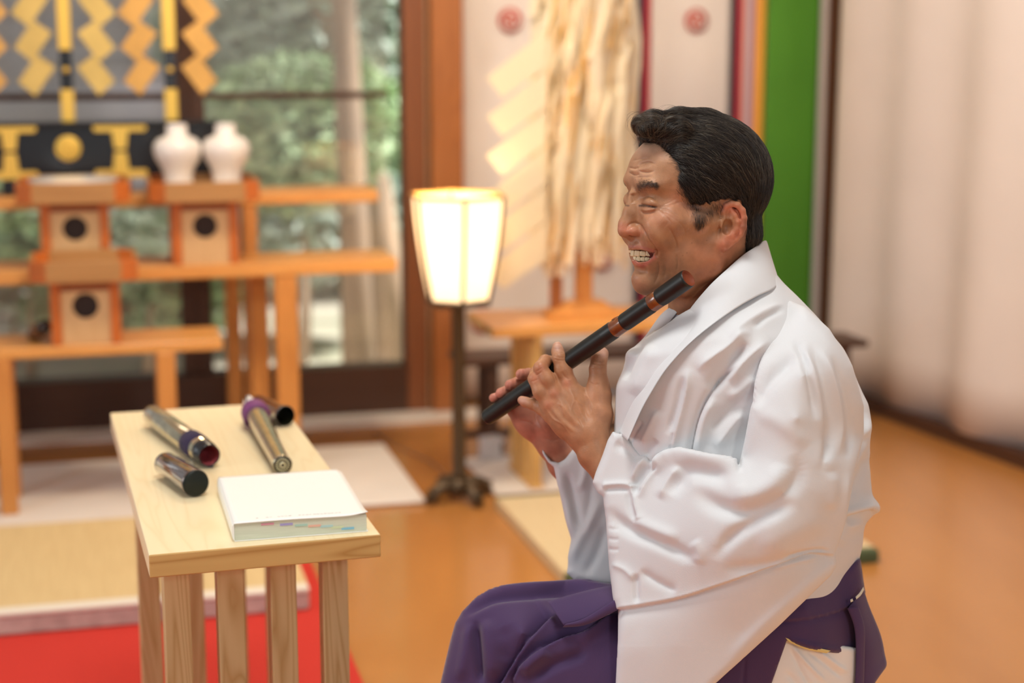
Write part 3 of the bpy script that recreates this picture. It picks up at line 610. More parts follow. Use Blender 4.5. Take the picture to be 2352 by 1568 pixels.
# the thick book
B0 = PZ(539, 1244.5, .7); B1 = PZ(846, 1221, .7); bd = (B1-B0); bw = bd.length; br = math.atan2(bd.y, bd.x); BH = .0265; BL = .256
r = empty('thick_book', B0+Vector((0, 0, .0004)), br, 'thick white paperback book with pale green page edges on the pale table', 'book')
pm = mat('pale_green_page_edges', (.66, .70, .58), .7, col2=(.58, .62, .50), nscale=900, stretch=(.02, .02, 1)); cvm = mat('white_book_cover', (.90, .90, .86), .45)
b = MB(); b.box((.0002, .001, .0012), (bw-.002, BL-.001, BH-.0012), .0006); b.build('page_block', pm, r)
b = MB(); b.box((.0, 0, 0), (bw, BL, .0011), .0003); b.build('back_cover', cvm, r)
b = MB()                                                                   # front cover with one curled corner and rounded spine
nx, ny = 24, 30; g = []
for layer in (0, 1):
    gg = []
    for i in range(nx+1):
        row = []
        for j in range(ny+1):
            x = bw*i/nx-.0005; y = -.001+(BL+.001)*j/ny; d = max(0, (i/nx-.80)/.2)**2*max(0, 1-(j/ny)/.16)**2; z = BH-.0008+.0010*layer+.0042*d+.0006*math.sin(i/nx*5)*(1-j/ny)
            if i/nx > .93 and j/ny > .93: x -= .006*((i/nx-.93)/.07)*((j/ny-.93)/.07)
            row.append(b.bm.verts.new((x, y, z)))
        gg.append(row)
    g.append(gg)
for l in (0, 1):
    for i in range(nx):
        for j in range(ny): b.bm.faces.new((g[l][i][j], g[l][i+1][j], g[l][i+1][j+1], g[l][i][j+1])).smooth = True
for i in range(nx):
    for j in (0, ny): b.bm.faces.new((g[0][i][j], g[0][i+1][j], g[1][i+1][j], g[1][i][j]))
for j in range(ny):
    for i in (0, nx): b.bm.faces.new((g[0][i][j], g[0][i][j+1], g[1][i][j+1], g[1][i][j]))
b.build('front_cover', cvm, r)
b = MB(); b.prism([(0, .0011), (0, BH-.001), (-.0022, BH-.004), (-.003, BH*.5), (-.0022, .004)], .0, BL); b.build('spine', cvm, r)
for x0, z0, c in ((.048, .0205, (.66, .30, .38)), (.076, .0180, (.36, .32, .62)), (.098, .0152, (.40, .60, .52)), (.118, .0128, (.78, .46, .36)), (.136, .0108, (.44, .66, .66)), (.152, .0082, (.62, .70, .46)), (.168, .0052, (.22, .52, .70))):
    x0 = x0*bw/.2-.008; b = MB(); b.box((x0, .0004, z0), (x0+.018, .0012, z0+.0030)); b.build('index_mark', mat('index_ink_%d' % int(x0*1e4), c, .8), r)
ink = mat('faint_grey_print', (.62, .64, .62), .7); tr_ = random.Random(12)
for x0, n in ((.032, 1), (.046, 2), (.062, 4), (.092, 12)):                # faint unreadable print near the lower edge
    b = MB()
    for i in range(n):
        x = x0+i*.0052; h_ = .0032+.002*tr_.random(); zz = BH+.0002+.0006*math.sin(x/bw*5)*.93+.00002
        for q in range(3):
            u = tr_.random(); b.box((x+.0008*q, .014+u*.002, zz+.0001), (x+.0008*q+.0026*tr_.random()+.0006, .0146+u*.002+h_*.2, zz+.00025))
    b.build('printed_word', ink, r)
# folding stool under the man
r = empty('wooden_stool', (.47, 2.33, 0), .1, 'low wooden stool the man in white is sitting on', 'stool')
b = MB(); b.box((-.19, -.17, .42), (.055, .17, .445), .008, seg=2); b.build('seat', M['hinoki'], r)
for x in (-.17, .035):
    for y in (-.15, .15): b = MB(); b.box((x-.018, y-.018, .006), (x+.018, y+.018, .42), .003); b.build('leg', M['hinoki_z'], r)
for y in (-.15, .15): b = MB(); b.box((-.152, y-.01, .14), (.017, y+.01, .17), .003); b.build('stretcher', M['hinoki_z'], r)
# ================================================================ sculpting kit: signed distance volumes
# Volumes are laid out in units u = 1/1724 m: x right, y down, w towards the viewer, around the man's head (2.146 m away).
YREF, UPM = 2.146, 1724.0
def world(V):
    V = np.asarray(V, float); Y = YREF-V[:, 2]/UPM
    a = (V[:, 0]-1176)/FPX; b = -(V[:, 1]-784)/FPX; dy = b*_sp+_cp; dz = b*_cp-_sp; k = Y/dy
    return np.stack([a*k, Y, CAMH+dz*k], 1)
class Vol:
    def __init__(s, lo, hi, st):
        s.lo = np.array(lo, np.float32); s.st = float(st); s.n = [int((h-l)/st)+1 for l, h in zip(lo, hi)]
        s.ax = [np.float32(l)+np.arange(n, dtype=np.float32)*np.float32(st) for l, n in zip(lo, s.n)]; s.D = np.full(s.n, 60., np.float32)
    def op(s, fn, lo, hi, k=4., mode='u'):
        sl = []; 
        for a, l, h in zip(s.ax, lo, hi):
            i0 = int(np.searchsorted(a, l)); i1 = int(np.searchsorted(a, h)); 
            if i1-i0 < 1: return
            sl.append(slice(i0, i1))
        sl = tuple(sl); X = s.ax[0][sl[0]][:, None, None]; Y = s.ax[1][sl[1]][None, :, None]; W = s.ax[2][sl[2]][None, None, :]
        d = fn(X, Y, W); D = s.D[sl]
        if mode == 'u': h = np.maximum(k-np.abs(D-d), 0)/max(k, 1e-6); s.D[sl] = np.minimum(D, d)-h*h*k*.25
        elif mode == 's': d = -d; h = np.maximum(k-np.abs(D-d), 0)/max(k, 1e-6); s.D[sl] = np.maximum(D, d)+h*h*k*.25
        elif mode == 'raw': s.D[sl] = fn(X, Y, W) if False else d
    def ell(s, c, r, k=8., R=None, mode='u'):
        c = np.array(c, np.float32); r = np.array(r, np.float32); m = float(max(r))+k+6
        def fn(X, Y, W):
            p = (X-c[0], Y-c[1], W-c[2])
            if R is not None: p = tuple(p[0]*R[0][i]+p[1]*R[1][i]+p[2]*R[2][i] for i in range(3))
            a = (p[0]/r[0])**2+(p[1]/r[1])**2+(p[2]/r[2])**2; b = (p[0]/r[0]**2)**2+(p[1]/r[1]**2)**2+(p[2]/r[2]**2)**2
            a = np.sqrt(a); return a*(a-1)/np.sqrt(b+1e-9)
        s.op(fn, c-m, c+m, k, mode)
    def cap(s, pts, k=6., mode='u', ki=None):
        """rounded tapering chain; pts = (x, y, w, r); inner joints blend by ki"""
        for (a, b) in zip(pts[:-1], pts[1:]):
            a = np.array(a, np.float32); b = np.array(b, np.float32); m = max(a[3], b[3])+k+6
            def fn(X, Y, W, a=a, b=b):
                ab = b[:3]-a[:3]; L = float(ab@ab)+1e-6; px, py, pw = X-a[0], Y-a[1], W-a[2]
                t = np.clip((px*ab[0]+py*ab[1]+pw*ab[2])/L, 0, 1)
                return np.sqrt((px-t*ab[0])**2+(py-t*ab[1])**2+(pw-t*ab[2])**2)-(a[3]+t*(b[3]-a[3]))
            s.op(fn, np.minimum(a[:3], b[:3])-m, np.maximum(a[:3], b[:3])+m, k, mode)
    def rbox(s, c, r, rad, k=2., R=None, mode='u'):
        c = np.array(c, np.float32); m = float(np.linalg.norm(r))+k+4
        def fn(X, Y, W):
            p = (X-c[0], Y-c[1], W-c[2])
            if R is not None: p = tuple(p[0]*R[0][i]+p[1]*R[1][i]+p[2]*R[2][i] for i in range(3))
            q = [np.maximum(np.abs(p[i])-r[i]+rad, 0) for i in range(3)]; return np.sqrt(q[0]**2+q[1]**2+q[2]**2)-rad
        s.op(fn, c-m, c+m, k, mode)
    def mesh(s):
        D = s.D; S = D < 0; nx, ny, nz = D.shape; c = np.zeros((nx-1, ny-1, nz-1), np.uint8)
        O = [(i, j, k) for i in (0, 1) for j in (0, 1) for k in (0, 1)]
        for i, j, k in O: c += S[i:nx-1+i, j:ny-1+j, k:nz-1+k]
        act = (c > 0) & (c < 8); I = np.argwhere(act); idx = np.full(act.shape, -1, np.int32); idx[act] = np.arange(len(I))
        val = {o: D[I[:, 0]+o[0], I[:, 1]+o[1], I[:, 2]+o[2]] for o in O}; P = np.zeros((len(I), 3)); cnt = np.zeros(len(I))
        for a in O:
            for ax in range(3):
                if a[ax]: continue
                b = list(a); b[ax] = 1; b = tuple(b); da, db = val[a], val[b]; m = (da < 0) != (db < 0); t = np.where(m, da/(da-db+1e-12), 0)
                p = np.array(a, float)[None]+np.eye(3)[ax][None]*t[:, None]; P[m] += p[m]; cnt += m
        P /= cnt[:, None]; V = (I+P)*s.st+s.lo[None]; F = []
        for ax in range(3):
            u, v = (ax+1) % 3, (ax+2) % 3; A = np.moveaxis(S, ax, 0); E = A[:-1] != A[1:]; E = np.moveaxis(E, 0, ax)
            e = np.argwhere(E); e = e[(e[:, u] > 0) & (e[:, v] > 0) & (e[:, u] < act.shape[u]) & (e[:, v] < act.shape[v]) & (e[:, ax] < act.shape[ax])]
            du = np.zeros(3, int); du[u] = 1; dv = np.zeros(3, int); dv[v] = 1
            g = lambda q: idx[q[:, 0], q[:, 1], q[:, 2]]
            q = np.stack([g(e), g(e-du), g(e-du-dv), g(e-dv)], 1); fl = S[e[:, 0], e[:, 1], e[:, 2]]; q[fl] = q[fl][:, ::-1]; F.append(q)
        F = np.concatenate(F); F = F[(F >= 0).all(1)]; n = np.cross(V[F[:, 2]]-V[F[:, 0]], V[F[:, 3]]-V[F[:, 1]])
        if ((V[F[:, 0]]-V.mean(0))*n).sum() < 0: F = F[:, ::-1].copy()
        return V, F
def normals(V, F):
    n = np.cross(V[F[:, 2]]-V[F[:, 0]], V[F[:, 3]]-V[F[:, 1]]); N = np.zeros_like(V)
    for i in range(4): np.add.at(N, F[:, i], n)
    return N/(np.linalg.norm(N, axis=1, keepdims=True)+1e-9)
def relax(V, F, it=2, lam=.5):
    e = np.concatenate([F[:, [0, 1]], F[:, [1, 2]], F[:, [2, 3]], F[:, [3, 0]]]); cnt = np.bincount(e.ravel(), minlength=len(V))[:, None]+1e-9
    for _ in range(it):
        for l in (lam, -lam*1.02):
            A = np.zeros_like(V)
            for k in range(3): A[:, k] = np.bincount(e[:, 0], V[e[:, 1], k], len(V))+np.bincount(e[:, 1], V[e[:, 0], k], len(V))
            V = V+l*(A/cnt-V)
    return V
def polyd(P, pts):
    """distance to polyline, side (+ left of travel on screen), parameter 0..1"""
    pts = np.array(pts, float); best = np.full(len(P), 1e9); side = np.ones(len(P)); par = np.zeros(len(P)); L = np.linalg.norm(np.diff(pts, axis=0), axis=1); cum = np.concatenate([[0], np.cumsum(L)]); T = cum[-1]
    for i in range(len(pts)-1):
        a = pts[i]; ab = pts[i+1]-a; t = np.clip(((P-a)@ab)/(ab@ab+1e-9), 0, 1); q = P-a-t[:, None]*ab; d = np.hypot(q[:, 0], q[:, 1]); m = d < best
        best[m] = d[m]; side[m] = np.sign(ab[0]*q[m, 1]-ab[1]*q[m, 0]); par[m] = (cum[i]+t[m]*L[i])/T
    return best, side, par
def smoothline(pts, n=5):
    pts = np.array(pts, float)
    if len(pts) < 3: return pts
    out = []
    for i in range(len(pts)-1):
        p0, p1, p2, p3 = pts[max(i-1, 0)], pts[i], pts[i+1], pts[min(i+2, len(pts)-1)]
        for t in np.linspace(0, 1, n, endpoint=False): out.append(.5*((2*p1)+(-p0+p2)*t+(2*p0-5*p1+4*p2-p3)*t*t+(-p0+3*p1-3*p2+p3)*t**3))
    out.append(pts[-1]); return np.array(out)
class Sculpt:
    def __init__(s, V, F): s.V = V; s.F = F; s.N = normals(V, F); s.gain = 1.
    def renorm(s): s.N = normals(s.V, s.F)
    def stroke(s, pts, amp, sig, prof='g', tap=(.25, .25), face=.1, wr=None, along_w=False):
        """amp > 0 raises. g soft ridge, c sharp crease, s step (raised on + side of travel, fades over sig*4)"""
        pts = smoothline(pts); ext = sig*(6 if prof == 's' else 4); lo = pts.min(0)-ext; hi = pts.max(0)+ext
        m = (s.V[:, 0] > lo[0]) & (s.V[:, 0] < hi[0]) & (s.V[:, 1] > lo[1]) & (s.V[:, 1] < hi[1]) & (s.N[:, 2] > -.2)
        if wr: m &= (s.V[:, 2] > wr[0]) & (s.V[:, 2] < wr[1])
        I = np.nonzero(m)[0]
        if not len(I): return
        d, sd, u = polyd(s.V[I, :2], pts)
        if prof == 'g': g = np.exp(-(d/sig)**2)
        elif prof == 'c': g = np.exp(-np.abs(d)/sig*1.3)*np.exp(-(d/sig/2.5)**2)
        elif prof == 't': g = np.exp(-(np.sqrt(d*d+5)-2.236)/sig)*np.exp(-(d/sig/2.6)**2)
        elif prof == 's':
            x = d*sd; w0 = max(1.2, sig*.12); g = .5*(1+np.tanh(x/w0))*np.exp(-np.maximum(x, 0)/(sig*1.5))-.30*.5*(1+np.tanh(-x/w0))*np.exp(-np.maximum(-x, 0)/(sig*.8))
        t = np.ones(len(I))
        if tap[0]: t *= np.clip(u/tap[0], 0, 1)**.8
        if tap[1]: t *= np.clip((1-u)/tap[1], 0, 1)**.8
        t = t*t*(3-2*t) if prof != 's' else t
        f = np.clip((s.N[I, 2]-face+.35)/.5, 0, 1)
        s.V[I] += (s.N[I] if not along_w else np.array([[0, 0, 1.]]))*(s.gain*amp*g*t*f)[:, None]
    def dab(s, c, amp, rx, ry=None, ang=0, wr=None):
        ry = ry or rx; dx = s.V[:, 0]-c[0]; dy = s.V[:, 1]-c[1]; ca, sa = math.cos(ang), math.sin(ang); a = (dx*ca+dy*sa)/rx; b = (-dx*sa+dy*ca)/ry
        m = (a*a+b*b < 9) & (s.N[:, 2] > -.3)
        if wr: m &= (s.V[:, 2] > wr[0]) & (s.V[:, 2] < wr[1])
        g = np.exp(-(a[m]**2+b[m]**2)); s.V[m] += s.N[m]*(amp*g*np.clip((s.N[m, 2]+.3)/.5, 0, 1))[:, None]
def to_mesh(name, V, F, col=None, warp=True):
    W = world(V) if warp else V; F = F[:, ::-1] if warp else F; me = bpy.data.meshes.new(name); me.vertices.add(len(W)); me.vertices.foreach_set('co', W.astype(np.float32).ravel())
    me.loops.add(len(F)*4); me.loops.foreach_set('vertex_index', F.astype(np.int32).ravel()); me.polygons.add(len(F)); me.polygons.foreach_set('loop_start', np.arange(0, len(F)*4, 4, dtype=np.int32)); pass
    me.update(calc_edges=True); me.validate(); me.polygons.foreach_set('use_smooth', np.ones(len(me.polygons), bool))
    if col is not None:
        a = me.color_attributes.new('tint', 'FLOAT_COLOR', 'POINT'); a.data.foreach_set('color', np.concatenate([col, np.ones((len(col), 1))], 1).astype(np.float32).ravel())
    return me
def sd_poly(X, Y, pts):
    """signed distance to a polygon on a 2D grid"""
    pts = np.array(pts, np.float32); d = np.full(np.broadcast(X, Y).shape, 1e9, np.float32); ins = np.zeros(d.shape, bool); n = len(pts)
    for i in range(n):
        a = pts[i]; b = pts[(i+1) % n]; e = b-a; wx = X-a[0]; wy = Y-a[1]; t = np.clip((wx*e[0]+wy*e[1])/(e@e+1e-9), 0, 1); d = np.minimum(d, (wx-t*e[0])**2+(wy-t*e[1])**2)
        c = ((a[1] > Y) != (b[1] > Y)) & (X < (b[0]-a[0])*(Y-a[1])/(b[1]-a[1]+1e-12)+a[0]); ins ^= c
    return np.where(ins, -np.sqrt(d), np.sqrt(d))
# ================================================================ the man: head
TH, PH, RO = math.radians(28), math.radians(5), math.radians(5)
_f = np.array([-math.cos(TH), 0, math.sin(TH)]); _l = np.array([math.sin(TH), 0, math.cos(TH)]); _u = np.array([0., -1, 0])
_f, _u = math.cos(PH)*_f+math.sin(PH)*_u, -math.sin(PH)*_f+math.cos(PH)*_u
_u, _l = math.cos(RO)*_u+math.sin(RO)*_l, math.cos(RO)*_l-math.sin(RO)*_u
HR = np.stack([_f, _l, _u], 1)                     # columns f, l, u
HO = np.array([1598., 505., 0.])
def HP(f, l, u): return HO+_f*f+_l*l+_u*u
def HI(x, y, l):                                   # point seen at x, y with lateral offset l
    A = np.array([[_f[0], _u[0]], [_f[1], _u[1]]]); b = np.array([x, y])-HO[:2]-_l[:2]*l; f, u = np.linalg.solve(A, b); return HP(f, l, u)
def mir(p): q = p-HO; l = q@_l; return p-2*l*_l
def build_head():
    v = Vol((1396, 240, -190), (1800, 800, 200), 1.7)
    E = lambda c, r, k=10, mode='u': v.ell(c, r, k, HR, mode)
    E(HP(0, 0, 98), (163, 130, 131), 1)
    E(HP(88, 0, 98), (90, 92, 78), 20)
    E(HP(70, 0, -40), (88, 84, 115), 25)
    E(HP(105, 0, 20), (62, 86, 60), 20)
    v.cap([(*HP(-30, 0, -40), 88), (*HP(-62, 0, -170), 90), (*HP(-72, 0, -320), 104)], 28)
    E(HP(-70, 0, -20), (85, 96, 80), 24)
    for sd in (1, -1):
        m = (lambda p: p) if sd > 0 else mir; C = lambda p, r: (*m(np.array(p)), r)
        E(m(HP(143, 38, 74)), (27, 38, 15), 26)                                     # brow
        v.cap([C(HI(1512, 522, 60), 30), C(HI(1545, 508, 82), 24), C(HI(1600, 508, 100), 16), C(HI(1640, 510, 108), 13)], 30)
        E(m(HI(1600, 562, 74)), (62, 33, 62), 34); E(m(HI(1650, 585, 62)), (40, 34, 60), 30)   # cheek bone
        E(m(HI(1515, 540, 58)), (34, 30, 34), 24)
        v.cap([C(HI(1640, 560, 98), 22), C(HI(1628, 606, 88), 24), C(HI(1565, 650, 52), 25), C(HI(1500, 655, 14), 22)], 26)    # jaw
        E(m(HI(1590, 590, 72)), (55, 34, 50), 26)
        E(m(HP(141, 50, 29)), (22, 26, 19), 9)                                       # lidded eyeball
        E(m(HI(1459, 531, 23)), (19, 11, 12), 6)                                     # nostril wing
    v.cap([(*HI(1456, 448, 0), 12), (*HI(1446, 488, 0), 13), (*HI(1437, 514, 0), 14.5), (*HI(1434, 529, 0), 15.5)], 12)
    v.cap([(*HI(1438, 532, 0), 12), (*HI(1450, 545, 0), 10)], 8)
    E(HI(1466, 500, 0), (30, 18, 40), 14)
    E(HI(1500, 578, 0), (50, 50, 46), 20)                                           # muzzle
    v.cap([(*HI(1451, 566, 0), 8), (*HI(1463, 567, 18), 8), (*HI(1500, 578, 38), 6)], 8)
    v.cap([(*HI(1460, 597, 0), 9), (*HI(1472, 602, 16), 9), (*HI(1499, 590, 36), 6)], 8)
    E(HI(1484, 642, 0), (32, 34, 30), 16)
    v.cap([(*HI(1469, 640, 0), 14), (*HI(1474, 655, 0), 16)], 14)
    # temple / eye socket hollows
    E(HP(188, 33, 40), (26, 17, 13), 16, 's'); E(mir(HP(188, 33, 40)), (26, 17, 13), 16, 's')
    E(HI(1440, 549, 11), (9, 6, 5), 3, 's'); E(HI(1453, 541, 16), (8, 5, 4), 3, 's')    # nostrils
    # mouth opening recessed
    MP = [(1441, 575), (1456, 574), (1474, 574), (1490, 577), (1504, 580), (1500, 591), (1487, 600), (1466, 602), (1457, 595), (1449, 583)]
    X = v.ax[0][:, None]; Y = v.ax[1][None, :]; P = sd_poly(X, Y, MP)[:, :, None]; i0 = np.searchsorted(v.ax[2], -20)
    D = v.D[:, :, i0:]; v.D[:, :, i0:] = np.maximum(D, np.minimum(-P, D+16))
    # ears
    c = lambda x, y: (x/3.136+1380, y/3.136+220)
    for sd in (1, -1):
        def C(x, y, l, r): p = HI(*c(x, y), l); p = p if sd > 0 else mir(p); return (*p, r)
        v.ell(C(925, 900, 118, 0)[:3], (20, 13, 32), 8, HR); v.cap([C(900, 1000, 116, 17), C(880, 1050, 120, 13)], 6)
        hel = [(872, 892, 118), (885, 835, 124), (905, 790, 130), (940, 775, 134), (985, 785, 139), (1020, 825, 143), (1032, 880, 144), (1028, 940, 143), (1008, 995, 138), (975, 1035, 132), (930, 1060, 127)]
        v.cap([C(x, y, l-(8 if sd < 0 else 8), 7.2 if i < 8 else 6.5) for i, (x, y, l) in enumerate(hel)], 3)
        v.cap([C(930, 1050, 121, 11), C(885, 1075, 119, 12.5), C(860, 1075, 116, 9)], 8)
        v.ell(C(985, 905, 121, 0)[:3], (14, 7, 36), 7, HR)
        v.cap([C(935, 820, 124, 5), C(965, 860, 128, 5.5), C(985, 905, 131, 6), C(978, 960, 129, 6), C(945, 1010, 126, 6), C(905, 1020, 122, 6)], 4)   # antihelix
        v.cap([C(868, 905, 122, 6.5), C(872, 935, 123, 6.5)], 5)
        v.ell(C(915, 945, 130, 0)[:3], (13, 18, 19), 3, HR, 's'); v.ell(C(925, 862, 133, 0)[:3], (8, 11, 14), 3, HR, 's')
    V, F = v.mesh(); V = relax(V, F, 1); S = Sculpt(V, F)
    k = lambda *a: [(x/3.136+1380, y/3.136+220) for x, y in a]; NE = (-60, 400)
    # smile lines, folds and wrinkles on the side that is seen
    S.stroke(k((285, 925), (318, 985), (352, 1045), (392, 1095), (412, 1150)), -5.5, 4.5, 'c', (.1, .3), wr=NE)
    S.stroke(k((300, 880), (360, 960), (410, 1040), (450, 1110)), 4, 14, wr=NE)
    S.stroke(k((478, 935), (520, 1000), (545, 1070), (545, 1140)), -2.8, 3.2, 'c', wr=NE)
    S.stroke(k((410, 1180), (418, 1250), (400, 1320), (385, 1360)), -3.2, 4, 'c', wr=NE)
    S.stroke(k((455, 1160), (470, 1240), (450, 1320)), -1.5, 4, wr=NE)
    S.stroke(k((545, 1130), (555, 1210), (540, 1270)), -1.3, 3, wr=NE)
    for ln, a in (((200, 515, 240, 524, 280, 516), -2.6), ((262, 500, 330, 478, 400, 492), -2.6), ((195, 548, 240, 570, 285, 562), -2.0), ((270, 540, 330, 552, 392, 540), -2.0), ((230, 590, 300, 585, 380, 580), -1.5), ((215, 470, 280, 455, 350, 450), -1.2)):
        S.stroke(k(*[(ln[i], ln[i+1]) for i in (0, 2, 4)]), a*1.7, 3.2, 'c', (.3, .3), wr=(-120, 400))
    S.stroke(k((205, 532), (270, 535), (370, 512)), 2.2, 5, wr=NE)
    # brow bulge above the eye, upper lid fold, slit, pouch
    S.stroke(k((262, 690), (300, 655), (360, 640), (410, 670)), 3.0, 9, wr=NE)
    S.stroke(k((250, 770), (235, 740), (228, 700)), -4, 7, wr=NE)
    S.stroke(k((285, 748), (320, 722), (365, 728), (405, 756), (440, 788)), -2.4, 3, 'c', wr=NE)
    S.stroke(k((285, 775), (325, 752), (375, 770), (400, 792)), 1.8, 5.5, wr=NE)
    S.stroke(k((279, 788), (300, 783), (335, 792), (375, 800), (415, 803)), -5.0, 2.3, 'c', (.15, .3), wr=NE)
    S.stroke(k((290, 812), (325, 822), (370, 815), (405, 806)), 3.0, 4.2, wr=NE)
    S.stroke(k((283, 820), (310, 845), (355, 848), (400, 828)), -2.2, 3, 'c', wr=NE)
    S.stroke(k((148, 782), (170, 786), (200, 790)), -4, 2.3, 'c', wr=(-200, 60)); S.stroke(k((160, 815), (180, 820), (200, 812)), 2.5, 4, wr=(-200, 60))
    for ln, a in (((410, 800, 480, 792, 560, 768, 650, 765), -1.5), ((415, 806, 480, 822, 540, 850, 590, 872), -1.5), ((410, 818, 460, 860, 500, 905, 520, 950), -1.5), ((440, 790, 500, 765, 560, 730), -1.0), ((450, 840, 520, 880, 590, 930), -.9)):
        S.stroke(k(*[(ln[i], ln[i+1]) for i in range(0, len(ln), 2)]), a, 2.6, 'c', (.1, .5), wr=NE)
    S.stroke(k((560, 900), (600, 960), (610, 1040)), -1.2, 3, 'c', (.3, .5), wr=NE)
    S.stroke(k((300, 905), (360, 880), (430, 890), (480, 920)), 4.0, 17, wr=NE)                # cheek apple
    S.stroke(k((182, 985), (200, 930), (250, 915), (295, 940), (298, 985)), -2.6, 3, 'c', wr=NE)   # nostril wing groove
    S.stroke(k((192, 1035), (215, 1050), (225, 1085)), -1.6, 4, wr=NE)
    S.stroke(k((238, 1250), (290, 1262), (345, 1250)), -3.5, 8, wr=NE)                            # under the lip
    S.stroke(k((390, 1105), (405, 1135), (395, 1165)), -4, 4, wr=NE)                                   # mouth corner
    S.dab(c(640, 760), -5, 26, 36, wr=NE); S.dab(c(560, 600), -3, 20, 30, wr=NE)                 # temple
    S.stroke(k((820, 850), (800, 930), (815, 1030)), -1.6, 5, wr=NE); S.stroke(k((795, 860), (780, 950)), 1.2, 5, wr=NE)
    S.stroke(k((830, 1180), (760, 1270), (650, 1340)), -4, 14, wr=NE)                           # under the jaw
    S.renorm(); Vd = S.V; N = S.N; n = len(Vd)
    r = np.random.RandomState(3); base = np.array([.355, .174, .086])
    col = np.repeat(base[None], n, 0); x, y, w = Vd[:, 0], Vd[:, 1], Vd[:, 2]
    def tint(pts, sig, c_, a):
        nonlocal col
        d, _, _ = polyd(Vd[:, :2], np.array(pts, float)); g = (a*np.exp(-(d/sig)**2))[:, None]; col = col*(1-g)+np.array(c_)[None]*g
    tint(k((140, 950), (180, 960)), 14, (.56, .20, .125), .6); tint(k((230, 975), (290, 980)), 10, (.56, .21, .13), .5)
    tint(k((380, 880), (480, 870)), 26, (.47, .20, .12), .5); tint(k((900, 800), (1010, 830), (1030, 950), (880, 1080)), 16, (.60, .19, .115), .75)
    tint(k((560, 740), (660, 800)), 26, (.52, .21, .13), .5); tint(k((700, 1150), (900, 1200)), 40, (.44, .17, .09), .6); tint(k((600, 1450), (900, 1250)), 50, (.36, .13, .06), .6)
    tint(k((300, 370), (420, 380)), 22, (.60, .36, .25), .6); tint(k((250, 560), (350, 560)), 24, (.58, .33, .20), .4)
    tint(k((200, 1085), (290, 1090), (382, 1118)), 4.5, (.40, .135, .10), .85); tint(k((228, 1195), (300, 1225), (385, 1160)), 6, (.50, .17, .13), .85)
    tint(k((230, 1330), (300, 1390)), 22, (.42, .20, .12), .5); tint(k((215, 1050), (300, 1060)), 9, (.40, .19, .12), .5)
    tint(k((279, 790), (335, 793), (400, 802)), 2.6, (.07, .03, .02), .9); tint(k((148, 782), (200, 792)), 1.9, (.07, .03, .02), .8)
    P = sd_poly(x, y, MP); mm = (P < .5) & (w > -20) & (N[:, 2] > -2); 
    inner = mm & (P < -2.0); col[inner] = (.10, .02, .015)
    tint(k((615, 660), (665, 760), (705, 850)), 11, (.14, .085, .055), .5); tint(k((740, 850), (800, 810), (870, 765)), 12, (.12, .075, .05), .6); tint(k((560, 480), (585, 580), (590, 660)), 9, (.16, .09, .055), .5); tint(k((1040, 900), (1040, 1120)), 9, (.10, .06, .04), .5)
    tint(k((272, 655), (330, 642), (398, 650)), 7, (.085, .05, .035), .75)
    # moles, sparse stubble shade at the sideburn
    for mx, my in ((762, 1042), (712, 965), (740, 880), (620, 1130), (590, 1150), (655, 1060)): tint(k((mx, my), (mx+1, my)), 1.2, (.15, .06, .03), .8)
    return Vd, F, col, MP
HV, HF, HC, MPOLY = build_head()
def build_teeth():
    v = Vol((1436, 566, -60), (1516, 610, 110), 1.0); f0 = (HI(1451, 582, 0)-HO)@_f
    def arc(l, y, inn=0):
        f = f0-inn-.034*l*l; b = (y-HO[1]-_l[1]*l-_f[1]*f)/_u[1]; return HP(f, l, b)
    ls = np.linspace(-45, 45, 2000); al = np.concatenate([[0], np.cumsum(np.hypot(np.diff(ls), np.diff(.034*ls*ls)))]); al -= np.interp(0, ls, al)
    for y, hw, hh, inn, zz in ((581.5, 6.6, 7.6, 4, 0), (594.5, 5.0, 6.0, 7, 1)):
        for q in range(-5, 6):
            l = float(np.interp((q+.5*zz)*hw*2, al, ls)); a = math.atan(.068*l); A = np.array([_f*math.cos(a)+_l*math.sin(a), _l*math.cos(a)-_f*math.sin(a), _u]).T
            v.rbox(arc(l, y+(abs(l)*.03), inn), (4.5, hw*1.03, hh*(1-.006*abs(l))), 2.6, .8, A)
    V, F = v.mesh(); me = to_mesh('teeth', V, F); return me
skin = bpy.data.materials.new('skin'); skin.use_nodes = True
_n = skin.node_tree.nodes; _l2 = skin.node_tree.links; _b = _n['Principled BSDF']; _a = _n.new('ShaderNodeAttribute'); _a.attribute_name = 'tint'
_tc = _n.new('ShaderNodeTexCoord'); _n1 = _n.new('ShaderNodeTexNoise'); _n1.inputs['Scale'].default_value = 70; _n1.inputs['Detail'].default_value = 6; _l2.new(_tc.outputs['Object'], _n1.inputs[0])
_mr = _n.new('ShaderNodeMapRange'); _mr.inputs[1].default_value = .3; _mr.inputs[2].default_value = .7; _mr.inputs[3].default_value = .84; _mr.inputs[4].default_value = 1.14; _l2.new(_n1.outputs['Fac'], _mr.inputs[0])
_mm = _n.new('ShaderNodeMix'); _mm.data_type = 'RGBA'; _mm.blend_type = 'MULTIPLY'; _mm.inputs[0].default_value = 1; _l2.new(_a.outputs['Color'], _mm.inputs[6]); _l2.new(_mr.outputs[0], _mm.inputs[7]); _l2.new(_mm.outputs[2], _b.inputs['Base Color'])
_b.inputs['Roughness'].default_value = .46; _b.inputs['Subsurface Weight'].default_value = .12; _b.inputs['Subsurface Radius'].default_value = (1, .35, .15); _b.inputs['Subsurface Scale'].default_value = .006; _b.inputs['Specular IOR Level'].default_value = .38
